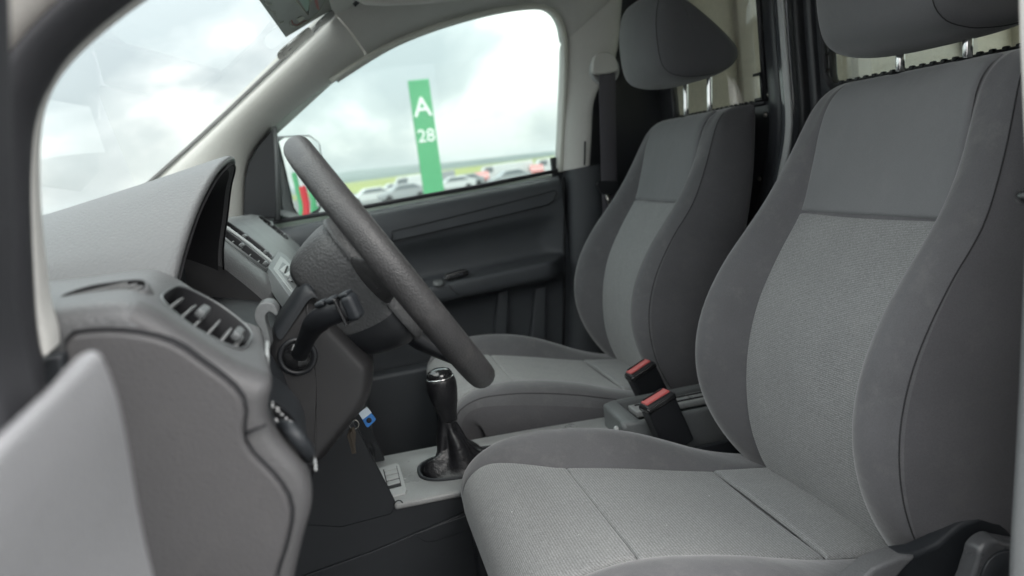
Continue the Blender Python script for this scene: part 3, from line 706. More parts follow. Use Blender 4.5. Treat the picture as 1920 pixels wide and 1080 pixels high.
grid('binnacle_hood', rows, M['dash'], dash, s=1)
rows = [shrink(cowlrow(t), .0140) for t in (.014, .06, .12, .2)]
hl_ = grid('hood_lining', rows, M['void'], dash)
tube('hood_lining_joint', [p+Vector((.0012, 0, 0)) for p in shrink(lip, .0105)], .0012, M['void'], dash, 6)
prism('instrument_face', [Vector((-.225, y, z)) for y, z in ((-.2, .64), (.2, .64), (.19, .76), (.165, .79), (.12, .808), (0, .816), (-.12, .79), (-.17, .76), (-.2, .74))], (-.02, 0, .01), M['gloss'], dash, 0)
for y_ in (-.085, .085): lathe('dial', [(.055, 0), (.058, .004), (.052, .006), (.05, .003)], (-.224, y_, .76), (1, 0, .1), M['dash_dark'], dash, 28)
grid('binnacle_floor', [[Vector((x, y, z)) for y in (-.2, -.1, 0, .1, .22)] for x, z in ((-.24, .70), (-.17, .685), (-.12, .665), (-.09, .64), (-.085, .55))], M['dash_dark'], dash, s=1)

# middle and passenger side of the dash
pr = [(-.52, .83), (-.36, .812), (-.24, .797), (-.205, .786), (-.185, .770), (-.15, .730), (-.122, .697), (-.108, .678), (-.106, .66), (-.112, .62), (-.13, .56)]
sx = lambda y: lerpf([(.2, -.006), (.3, .002), (.45, -.004), (.7, -.010), (1.16, -.008)], y)
rows = []
for y, d in ((.170, .060), (.172, .045), (.178, .030), (.190, .014), (.206, .004), (.225, 0), (.25, 0), (.252, 0), (.3, 0), (.4, 0), (.55, 0), (.75, 0), (.95, 0), (1.08, 0), (1.13, .0), (1.15, .004), (1.155, .02)):
    dz = lerpf([(.2, -.004), (.45, 0), (1.1, -.016)], y); low_ = lerpf([(.25, .07), (.40, .04)], y)
    rows.append([Vector((x+sx(y)-d*.9, y, z+dz-d*.6-low_*lerpf([(-.36, 1), (-.23, 0)], x))) for x, z in pr+[(-.3, .55), (-.52, .55)]])
main = grid('main_panel', rows, M['fascia'], dash, close=True, capA=True, capB=True)
main.data.materials.append(M['dash']); main.data.materials.append(M['void'])
for k_, f_ in enumerate(main.data.polygons): f_.material_index = 2 if k_ < 3*len(rows[0]) or k_ >= (len(rows)-1)*len(rows[0]) else 1 if k_ < 7*len(rows[0]) else 0
sub(main, 1); bake(main)
box('dash_core', (-.40, .0, .58), (.34, .38, .26), M['void'], dash, .002)
def onface(y, s):      # point on the slope of the dash at station y, s=0 top .. 1 bottom
    x = lerpf([(0, -.205), (.2, -.185), (.55, -.15), (.85, -.122), (1, -.108)], s); z = lerpf([(0, .786), (.2, .770), (.55, .730), (.85, .697), (1, .678)], s)
    return (x+sx(y)+.001, z+lerpf([(.2, -.004), (.45, 0), (1.1, -.016)], y)+.0015)
vent('centre_vent', main, onface(.31, .10), onface(.31, .80), .268, .352, 6, taper=.85)
vent('centre_vent', main, onface(.44, .06), onface(.44, .74), .398, .482, 6, taper=.85)
prism('vent_divider', [Vector((*[onface(.375, s)[0]], .368, onface(.375, s)[1])) for s in (.1, .45, .86)]+[Vector((onface(.375, s)[0], .382, onface(.375, s)[1])) for s in (.86, .45, .1)], (.0022, 0, .0022), M['silver'], dash, .001)
vent('passenger_vent', main, onface(1.05, .06), onface(1.05, .66), .985, 1.095, 6, taper=.8)
# radio panel and heater knobs
rp = [(505, 498), (528, 470), (545, 484), (574, 516), (548, 552)]
n_s = Vector((.66, 0, .75))
ro_ = Vector((onface(.3, .8)[0], .3, onface(.3, .8)[1])) + n_s*.004
def RP(px, py, k=0): return PP(px, py, ro_+n_s*k, n_s)
rad = prism('radio', [RP(*p) for p in [(503, 500), (521, 470), (536, 478), (580, 528), (552, 566)]], -n_s*.02, M['fascia'], dash, .0015)
prism('slot_panel', [RP(x, y, .001) for x, y in [(513, 503), (526, 480), (536, 487), (568, 524), (548, 548)]], -n_s*.004, M['console'], rad, .001)
prism('slot_panel', [RP(x, y, .0018) for x, y in [(522, 505), (530, 491), (537, 496), (566, 528), (552, 546)]], -n_s*.004, M['fascia'], rad, .001)
for q in ([(525, 505), (533, 511), (538, 497), (536, 496)], [(533, 514), (543, 520), (549, 506), (547, 505)], [(540, 524), (546, 527), (553, 516), (550, 513)]):
    prism('radio_key', [RP(x, y, .003) for x, y in q], -n_s*.004, M['silver'], rad, .0006)
    prism('radio_gap', [RP(x+3, y+2, .0024) for x, y in q], -n_s*.003, M['void'], rad, 0)
for px, py in ((560, 505), (556, 515), (550, 530)):
    c_ = RP(px, py, 0); lathe('knob', [(.011, 0), (.0115, .004), (.010, .020), (.0085, .024), (.001, .0245)], c_, n_s, M['fascia'], rad, 20)
    box('knob_line', c_+n_s*.022, (.003, .016, .006), M['silver'], rad, .001, Matrix((n_s, Vector((0, 1, 0)), Vector((-.75, 0, .66)))).transposed())
prism('stack_corner', [P(565, 466, Y=1.0), P(576, 470, Y=1.0), P(574, 500, Y=1.0), P(556, 512, Y=1.0)], (0, .12, 0), M['dash_dark'], dash, .004)
# lower dash with the open shelf in front of the passenger
lowp = [(-.16, .64), (-.115, .615), (-.085, .585), (-.06, .54), (-.05, .50), (-.055, .475), (-.075, .462), (-.30, .455), (-.30, .345), (-.03, .335), (-.02, .345), (-.012, .33), (-.016, .300), (-.035, .27), (-.05, .20), (-.35, .15), (-.36, .64)]
rows = [[Vector((x-d, y, z)) for x, z in lowp] for y, d in ((.44, .012), (.446, .003), (.46, 0), (.7, 0), (.95, 0), (1.12, 0), (1.15, .004))]
grid('lower_panel', rows, M['black'], dash, close=True, capA=True, capB=True, s=1)
box('shelf_back', (-.24, .8, .40), (.02, .7, .14), M['void'], dash, .002)
# knee panel under the column and right wall of the driver's footwell
rows = [[Vector((x, y, z)) for y in (-.19, -.1, 0, .1, .2)] for x, z in ((-.10, .62), (-.10, .55), (-.13, .46), (-.20, .40), (-.45, .36))]
grid('knee_panel', rows, M['black'], dash, s=1, t=.01)

# lamp switch on the rear face
q0 = [(509, 766), (511, 752), (522, 757), (545, 776), (562, 800), (586, 850), (589, 872), (570, 862), (540, 832), (518, 800)]
so_, sx_n = hit(wing, 545, 806)
sx_n = (sx_n*.6+Vector((.75, -.45, .45)).normalized()*.4).normalized()
so_ = so_ + sx_n*.001
def SP(px, py, k=0): return PP(px, py, so_+sx_n*k, sx_n)
ls = prism('lamp_switch', cat([SP(x, y, .003) for x, y in q0], 30, True), -sx_n*.012, M['gloss'], dash, .0015)
tube('switch_handle', cat([SP(527, 797, .010), SP(540, 800, .016), SP(556, 818, .019), (SP(574, 843, .016)), SP(580, 858, .008)], 14), [.004]*3+[.0055]*8+[.004]*3, M['dash_dark'], ls, 10)
tube('switch_handle_base', cat([SP(524, 800, .006), SP(548, 822, .008), SP(578, 858, .006)], 8), .005, M['black'], ls, 8)
def mark(pts, k=.0036, r=.0005): tube('lamp_symbol', [SP(x, y, k) for x, y in pts], r, M['white'], ls, 5)
mark([(518, 764), (524, 766)]); mark([(519, 769), (525, 772)]); mark([(527, 776), (531, 778)]); mark([(541, 792), (547, 796)]); mark([(543, 788), (549, 793)]); mark([(548, 790), (553, 797)])
mark([(517, 785), (515, 790), (518, 794), (521, 790), (517, 785)]); mark([(577, 832), (582, 836)]); mark([(579, 828), (581, 839)]); mark([(536, 782), (538, 786)])
tube('switch_edge', [SP(511, 753, .003), SP(511, 764, .003)], .0009, M['silver'], ls, 6)
tube('panel_joint', cat([SP(586, 850, .003), SP(591, 866, .003), SP(592, 882, .003)], 6), .001, M['silver'], dash, 6)
# hook shaped trim beside the column
hk = [(479, 604), (477, 588), (484, 573), (498, 567), (513, 571), (521, 586), (517, 593), (507, 585), (498, 591), (498, 606), (504, 626), (507, 652), (498, 652), (490, 622)]
prism('column_trim', cat(PL(hk, Y=-.172), 44, True), (0, .03, 0), M['fascia'], dash, .0035, 3)

# a sheet of paper on the dash top, mirrored in the windscreen
def dtop(x): return lerpf([(-.52, .79), (-.36, .772), (-.24, .794)], x)+.001
pq = [(-.455, .72), (-.405, 1.11), (-.325, 1.03), (-.35, .71)]
sheet = prism('paper_sheet', [Vector((x, y, dtop(x)+.002)) for x, y in pq], (0, 0, .0006), mat('grey_paper', (.50, .51, .50), .6), None, 0)
tag(sheet, 'white paper sheet lying on the dash top, mirrored faintly in the windscreen', 'paper sheet')

# ================================================================== STEERING
stw = empty('steering_wheel', (.045, 0, .721), 'black grained steering wheel seen edge-on with deep leather-look hub', 'steering wheel')
wc = Vector((.0455, 0, .7165)); wn = Vector((.8635, 0, .5045)); wu = Vector((-.5045, 0, .8635)); wy = Vector((0, 1, 0))
def WP(u, y, n): return wc + wu*u + wy*y + wn*n
RR = .173
pts = [WP(RR*math.cos(2*math.pi*k/56), RR*math.sin(2*math.pi*k/56), 0) for k in range(56)]
rows = []
for k in range(56):
    a_ = 2*math.pi*k/56; rad_ = wu*math.cos(a_)+wy*math.sin(a_)
    rows.append([pts[k] + rad_*(math.cos(2*math.pi*j/16)*.0155) + wn*(math.sin(2*math.pi*j/16)*.0166) for j in range(16)])
rows.append(rows[0])
rim = grid('rim', rows, M['leather'], stw, close=True)
bm = bmesh.new(); bm.from_mesh(rim.data); bmesh.ops.remove_doubles(bm, verts=bm.verts, dist=1e-5); bm.to_mesh(rim.data); bm.free()
for p in rim.data.polygons: p.use_smooth = True
# hub: deep rounded block in front of the rim plane
def supell(c, au, av, hu, hv, n=28, e_=.5):
    res = []
    for k in range(n):
        t = 2*math.pi*k/n; a_, b_ = math.cos(t), math.sin(t)
        res.append(c + au*(hu*math.copysign(abs(a_)**e_, a_)) + av*(hv*math.copysign(abs(b_)**e_, b_)))
    return res
hub_rows = []
for n_, hu, hv, du in ((-.100, .056, .055, .010), (-.094, .068, .068, .008), (-.075, .078, .080, .006), (-.052, .084, .088, .004), (-.036, .086, .091, .004), (-.026, .082, .089, .004), (-.018, .070, .080, .004), (-.014, .05, .05, .004), (-.012, .01, .01, .004)):
    hub_rows.append(supell(WP(du, 0, n_), wu, wy, hu, hv))
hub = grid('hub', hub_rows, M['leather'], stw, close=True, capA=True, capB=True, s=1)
M['hubskin'] = mat('hub_skin', (.066, .067, .069), .5, grain=('leather', 330), bump=.6, var=.06)
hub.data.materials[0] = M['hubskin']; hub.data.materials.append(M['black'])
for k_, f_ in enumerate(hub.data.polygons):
    if k_ < 8*28 and math.cos(2*math.pi*(k_ % 28+.5)/28) < -.30: f_.material_index = 1  # lower hub faces black: shade under the hub put into the colour
seam = [WP(du+hu*1.004, 0, n_) for n_, hu, hv, du in ()]
# airbag lid: shallow pad with a lip line round the hub
lid = []
for n_, sc in ((-.031, 1.01), (-.029, 1.025), (-.020, 1.0), (-.010, .80), (-.005, .45), (-.003, .05)):
    lid.append(supell(WP(.004, 0, n_), wu, wy, .086*sc, .092*sc))
grid('airbag_lid', lid, M['hubskin'], stw, close=True, capB=True, s=1)
for s_ in (-1, 1):
    pr_ = []
    for y, hu, n0, n1 in ((.070, .040, -.040, -.024), (.10, .032, -.034, -.018), (.135, .024, -.020, -.006), (.168, .018, -.008, .006)):
        pr_.append([WP(.012+hu*math.cos(2*math.pi*k/12), s_*y, (n0+n1)/2+(n1-n0)/2*math.sin(2*math.pi*k/12)) for k in range(12)])
    grid('spoke', pr_, M['leather'], stw, close=True, s=1)
pr_ = []
for u, hv, n0, n1 in ((-.07, .03, -.052, -.020), (-.10, .026, -.046, -.012), (-.135, .02, -.026, -.002), (-.168, .016, -.010, .006)):
    pr_.append([WP(u, hv*math.cos(2*math.pi*k/12), (n0+n1)/2+(n1-n0)/2*math.sin(2*math.pi*k/12)) for k in range(12)])
grid('spoke', pr_, M['black'], stw, close=True, s=1)

# column shroud: side outline traced at the near flank, rounded towards both flanks
colm = empty('steering_column', (-.06, 0, .60), 'black steering column shroud with thick indicator stalk', 'steering column')
so2 = [(498, 640), (520, 606), (548, 572), (572, 548), (586, 548), (600, 570), (640, 612), (680, 655), (703, 682), (704, 700), (694, 755), (650, 815), (592, 880), (560, 850), (520, 780), (500, 720)]
base = cat(PL(so2, Y=-.075), 48, True); ctr = sum(base, Vector())/len(base)
def ins2(pts, d):
    res = []
    for i, p in enumerate(pts):
        t = pts[(i+1) % len(pts)]-pts[i-1]; nn = Vector((-t.z, 0, t.x)).normalized()
        if nn.dot(ctr-p) < 0: nn = -nn
        res.append(p+nn*d)
    return res
rows = []
for y, d in ((-.0825, .018), (-.082, .014), (-.079, .009), (-.071, .003), (-.055, 0), (.055, 0), (.07, .005), (.08, .012), (.082, .018)):
    rows.append([Vector((p.x, y, p.z)) for p in (ins2(base, d) if d else base)])
shr = grid('shroud', rows, M['black'], colm, close=True, capA=True, capB=True, s=1)
M['shroud'] = mat('shroud_plastic', (.021, .0205, .0215), .42, grain=('noise', 1300), bump=.1, var=.1); shr.data.materials[0] = M['shroud']
tube('shroud_joint', PL([(556, 638), (596, 626), (615, 616)], Y=-.083), .0009, M['void'], colm, 6)
tube('shroud_joint', PL([(508, 712), (520, 700), (535, 690)], Y=-.083), .0009, M['void'], colm, 6)
rows = []
tc_ = cat(PL([(516, 620), (545, 578), (566, 545), (580, 534), (590, 545)], Y=-.072), 10)
grid('upper_shroud', [[Vector((p.x, y, p.z))+Vector((-.35, 0, .9)).normalized()*h for p in tc_] for y, h in ((-.084, -.012), (-.084, -.004), (-.078, .003), (-.06, .006), (0, .007), (.06, .006), (.08, -.004))], M['dash_dark'], colm, s=1)
sc0 = P(558, 668, Y=-.083)
lathe('stalk_collar', [(.020, -.004), (.0215, .001), (.0205, .004), (.0165, .004), (.015, .0)], sc0, (0, -1, 0), M['black'], colm, 30)
lathe('stalk_ball', [(.0165, .0), (.0155, .005), (.011, .009), (.004, .011), (.001, .0112)], sc0, (0, -1, 0), M['gloss'], colm, 26)
arm = cat([P(560, 672, Y=-.086), P(566, 655, Y=-.105), P(580, 625, Y=-.13), P(592, 606, Y=-.15), P(612, 592, Y=-.165), P(640, 582, Y=-.175), P(655, 577, Y=-.18)], 16)
rr_ = [.0105, .0105, .0105, .0105, .0108, .011, .0115, .0125, .0135, .0142, .0145, .0145, .0143, .014, .0138, .013]
st = tube('indicator_stalk', arm, [r_*.88 for r_ in rr_], M['black'], colm, 12, ref=(0, -1, 0), flat=.62, s=1)
d_ = (arm[-1]-arm[-4]).normalized(); sdv = Vector((0, -1, 0)); sdv = (sdv-d_*sdv.dot(d_)).normalized(); upv = d_.cross(sdv); upv = upv if upv.z > 0 else -upv
rotm = Matrix((d_, sdv, upv)).transposed()
tipc = arm[-1]
box('stalk_tip', tipc+d_*.004, (.014, .017, .027), M['dash_dark'], st, .005, rotm, 3)
box('stalk_ring', tipc-d_*.006, (.003, .020, .030), M['gloss'], st, .003, rotm, 2)
for k, (off, w_) in enumerate(((-.014, .010), (-.027, .011))):
    box('stalk_button', tipc+d_*off+upv*.0135, (w_, .013, .005), M['dash_dark'], st, .0018, rotm)
box('stalk_rocker', tipc+d_*.003+upv*.0145, (.010, .014, .004), M['dash_dark'], st, .0016, rotm)

M['brass'] = mat('key_metal', (.10, .085, .07), .4, metal=1, var=.15)
key = empty('ignition_key', P(655, 800, Y=.03), 'metal keys hanging below the steering column', 'keys')
kq = PL([(650, 818), (656, 804), (664, 800), (668, 812), (666, 832), (668, 850), (660, 852), (656, 834)], Y=.02); prism('key_blade', kq, (0, .002, 0), M['brass'], key, .0005)
kq = PL([(655, 812), (660, 808), (667, 846), (664, 850), (660, 836)], Y=.014); prism('key_blade', kq, (0, .002, 0), M['brass'], key, .0005)
rg = P(664, 796, Y=.03); grid('key_ring', [[rg+Vector((math.cos(a_)*(.006+.0006*math.cos(b_)), .0008*math.sin(b_), math.sin(a_)*(.006+.0006*math.cos(b_)))) for b_ in [2*math.pi*j/6 for j in range(6)]] for a_ in [2*math.pi*k/20 for k in range(21)]], M['steel'], key, close=True)
tg = empty('key_tag', P(692, 782, Y=.06), 'white and blue plastic key tag hanging beside the column', 'key tag')
prism('tag_body', PL([(688, 764), (705, 786), (703, 790), (690, 802), (687, 801), (673, 776)], Y=.06), (0, .003, 0), M['blue'], tg, .0008)
prism('paper_insert', PL([(688, 763), (697, 774), (680, 787), (672, 775)], Y=.0588), (0, .0012, 0), M['tagw'], tg, .0003)
lathe('tag_eyelet', [(.0035, 0), (.0035, .0006), (.001, .0006)], P(692, 788, Y=.0595), (0, -1, 0), M['void'], tg, 16)

# ================================================================== CENTRE CONSOLE
con = empty('centre_console', (.1, .38, 0), 'grey centre console with window switch, gear gaiter frame and side panel', 'console')
YC0, YC1 = .268, .50
cz = lambda x: .300 - .02*max(0, x-.02)
# tunnel flank
fl = [Vector((-.40, YC0, .0)), Vector((-.40, YC0, .33)), P(655, 968, Y=YC0), P(740, 946, Y=YC0), Vector((.07, YC0, .291)), Vector((.22, YC0, .287)), Vector((.72, YC0, .285)), Vector((.72, YC0, .0))]
prism('side_panel', fl, (0, .012, 0), M['dash_dark'], con, .003)
prism('side_panel', [Vector((p.x, YC1-.012, p.z)) for p in fl], (0, .012, 0), M['dash_dark'], con, .003)
lower = PL([(560, 1082), (700, 1032), (800, 990), (885, 955)], Y=YC0-.003)
prism('lower_flank', [Vector((p.x, YC0-.006, p.z)) for p in lower]+[Vector((.6, YC0-.006, .18)), Vector((.6, YC0-.006, 0)), Vector((-.4, YC0-.006, 0)), Vector((-.4, YC0-.006, lower[0].z-.05))], (0, .006, 0), M['dash_dark'], con, .0015)
prism('flank_pad', PL([(775, 1002), (800, 1018), (815, 1016), (890, 992), (890, 962), (820, 985)], Y=YC0-.0075), (0, .004, 0), M['dash_dark'], con, .0015)
# top plate with hole for the gaiter
tx = [(.005, .262), (.10, .264), (.30, .268), (.45, .272), (.45, .495), (.30, .500), (.10, .500), (-.03, .498), (-.03, .40)]
tl = [Vector((x, y, cz(x))) for x, y in tx]
top_ = prism('top_plate', [p-Vector((0, 0, .011)) for p in tl], (0, 0, .011), M['console'], con, 0); top_.modifiers.clear()
gc = Vector((.143, .378, cz(.143)))
gout = supell(gc, Vector((1, 0, 0)), Vector((0, 1, 0)), .088, .062, 36, .72)
c_ = prism('c', [p-Vector((0, 0, .02)) for p in supell(gc, Vector((1, 0, 0)), Vector((0, 1, 0)), .084, .058, 36, .72)], (0, 0, .05), M['console'], None, 0); c_.modifiers.clear()
cut(top_, [c_]); bev(top_, .004, 3)
rows = []
for k, h in ((1.03, .0), (1.03, .0035), (1.0, .0055), (.955, .005), (.94, .0), (.93, -.012)): rows.append([gc+(p-gc)*k+Vector((0, 0, h)) for p in gout])
grid('gaiter_frame', rows, M['dash_dark'], con, close=True, s=1)
box('well', gc-Vector((0, 0, .022)), (.19, .14, .01), M['void'], con, .002)
# window switch panel
def CZ(px, py, k=0): return P(px, py, Z=.2995+k)
sp2 = prism('switch_panel', [CZ(x, y, .003) for x, y in [(709, 878), (742, 868), (749, 871), (763, 918), (760, 924), (732, 931), (724, 927)]], (0, 0, -.01), M['silver'], con, .0012)
q4 = [(718, 880), (744, 873), (753, 911), (727, 918)]
prism('switch_well', [CZ(x, y, .0034) for x, y in q4], (0, 0, -.004), M['void'], sp2, .0005)
a0, b0, c0, d0 = [CZ(*p, .0) for p in [(720, 881), (743, 875), (751, 910), (728, 916)]]
for k in range(4):
    t0, t1 = k/4+.03, (k+1)/4-.03
    h = (.0048, .0058, .0058, .0048)[k]
    prism('switch_key', [v+Vector((0, 0, h)) for v in (a0.lerp(d0, t0), b0.lerp(c0, t0), b0.lerp(c0, t1), a0.lerp(d0, t1))], (0, 0, -.005), M['silver'], sp2, .0008)
tube('plate_joint', cat(PL([(738, 946), (744, 939), (752, 939), (757, 948)], Y=.2645), 8), .001, M['void'], con, 6)
# risers from the console to the dash
prism('riser_wall', PL([(560, 985), (590, 870), (636, 800), (664, 790), (742, 943), (735, 965), (640, 990)], Y=YC0-.001), (0, .010, 0), M['dash_dark'], con, .003)
prism('riser_wall', PL([(640, 830), (655, 775), (672, 755), (722, 862), (718, 873), (690, 880), (660, 850)], Y=.47), (0, .012, 0), M['dash_dark'], con, .003)
prism('riser_back', [Vector((-.10, .27, .30)), Vector((-.10, .49, .30)), Vector((-.14, .49, .60)), Vector((-.14, .27, .60))], (-.02, 0, 0), M['void'], con, .003)

gear = empty('gear_lever', (.108, .378, .295), 'black gear lever with bright ringed knob and creased leather gaiter', 'gear lever')
n0 = P(832, 775, Y=.38); kb = P(826, 716, Y=.38); axk = (kb-n0).normalized()
axk = Vector((-.06, 0, 1)).normalized()
KS_ = 1.13
kn = [(.013, -.012), (.0150, -.006), (.0150, 0), (.0165, .006), (.0205, .022), (.0232, .038), (.0238, .048), (.0230, .055), (.0215, .060)]
kb0 = Vector((.121, .378, .397))
lathe('knob', [(r_*KS_, h_*KS_) for r_, h_ in kn], kb0, axk, M['gaiter'], gear, 28)
lathe('knob_ring', [(r_*KS_, h_*KS_) for r_, h_ in [(.0216, .0592), (.0222, .0602), (.0216, .0612), (.0205, .0612)]], kb0, axk, M['chrome'], gear, 28)
lathe('knob_cap', [(r_*KS_, h_*KS_) for r_, h_ in [(.0208, .0605), (.0202, .0655), (.0170, .0705), (.0105, .0735), (.001, .0745)]], kb0, axk, M['gloss'], gear, 26)
lathe('knob_collar', [(.0142, -.016), (.0158, -.012), (.0158, -.007), (.0145, -.005)], kb0, axk, M['gloss'], gear, 24)
rows = []; nn_ = 44
for i in range(15):
    t = i/14
    c_ = Vector((.118, .378, 0)).lerp(Vector((gc.x, gc.y, 0)), t**2.2); z = .388 - (.388-(cz(.14)-.006))*(1-(1-t)**1.15) if t < 1 else cz(.14)-.008
    hx_ = lerpf([(0, .0145), (.15, .0165), (.4, .026), (.6, .040), (.8, .060), (.92, .075), (1, .082)], t); hy_ = lerpf([(0, .0145), (.15, .016), (.4, .023), (.6, .031), (.8, .042), (.92, .05), (1, .056)], t)
    row = []
    for k in range(nn_):
        a_ = 2*math.pi*k/nn_
        fold = 1 + (.21*math.sin(5*a_+1.2+2.2*t)+.13*math.sin(3*a_-3*t)+.06*math.sin(8*a_+5*t))*math.sin(math.pi*min(1, t*1.05))**.8
        lump = .010*math.sin(2*a_+9*t)*math.sin(math.pi*t)
        row.append(c_ + Vector((math.cos(a_)*hx_*fold, math.sin(a_)*hy_*fold, z+lump)))
    rows.append(row)
grid('gaiter', rows, M['gaiter'], gear, close=True, s=1)

# tray between the seats
tray = empty('console_tray', (.5, .38, .2), 'dark plastic tray between the seats with pale ribbed slot', 'tray')
to = [(1145, 790), (1152, 766), (1195, 748), (1290, 738), (1320, 745), (1380, 800), (1390, 835), (1300, 850), (1200, 812)]
tp_ = [Vector((.425, .33, 0)), Vector((.43, .45, 0)), Vector((.45, .462, 0)), Vector((.86, .462, 0)), Vector((.86, .318, 0)), Vector((.44, .318, 0))]
tb = prism('tub', [Vector((p.x, p.y, .20)) for p in tp_], (0, 0, .135), M['dash_dark'], tray, 0); tb.modifiers.clear()
c_ = prism('c', [Vector((x, y, .25)) for x, y in ((.462, .332), (.462, .448), (.84, .448), (.84, .332))], (0, 0, .2), M['void'], None, 0); c_.modifiers.clear(); cut(tb, [c_]); bev(tb, .008, 3)
tb.data.materials[0] = M['fascia']
box('slot_strip', (.60, .42, .318), (.24, .05, .012), M['console'], tray, .003)
for k in (-.012, .012): box('slot_rib', (.60, .42+k, .325), (.22, .003, .003), M['void'], tray, .0008)
tube('handbrake_lever', cat([Vector((.425, .335, .322)), Vector((.44, .335, .322)), Vector((.455, .335, .320)), Vector((.475, .335, .31))], 10), [.010, .0125, .013, .013, .013, .012, .012, .012, .011, .010], M['fascia'], tray, 12)
lathe('lever_button', [(.006, 0), (.0065, .004), (.004, .007)], (.419, .335, .322), (-1, 0, .05), M['silver'], tray, 14)

# buckles
def buckle(p0, p1, ylat, name, label):
    r = empty(name, p1, label, 'belt buckle')
    a_ = (p0-p1).normalized(); sd_ = Vector((0, 1, 0)); sd_ = Vector((1, .12, 0)); sd_ = (sd_-a_*sd_.dot(a_)).normalized(); fr_ = a_.cross(sd_)
    rot = Matrix((sd_, fr_, a_)).transposed(); ln = (p0-p1).length
    b_ = box('case', p1.lerp(p0, .56), (.060, .034, ln*.88), M['black'], r, .006, rot, 3)
    box('release_button', p0-a_*.002, (.050, .022, .010), M['red'], r, .002, rot)
    box('case_rim', p0-a_*.010, (.062, .036, .012), M['gloss'], r, .004, rot)
    box('tongue_slot', p0+fr_*.0082+a_*.0035, (.042, .0025, .003), M['void'], r, .0003, rot)
    box('stem', p1.lerp(p0, .02), (.030, .012, ln*.45), M['black'], r, .003, rot)
    return r
buckle(P(1197, 688, Y=.49), P(1248, 790, Y=.49), .43, 'belt_buckle', 'upper belt buckle with a red button, standing against the passenger cushion')
buckle(P(1229, 745, Y=.29), P(1275, 850, Y=.29), .36, 'belt_buckle', 'lower belt buckle with a red button, standing just behind the driver cushion')

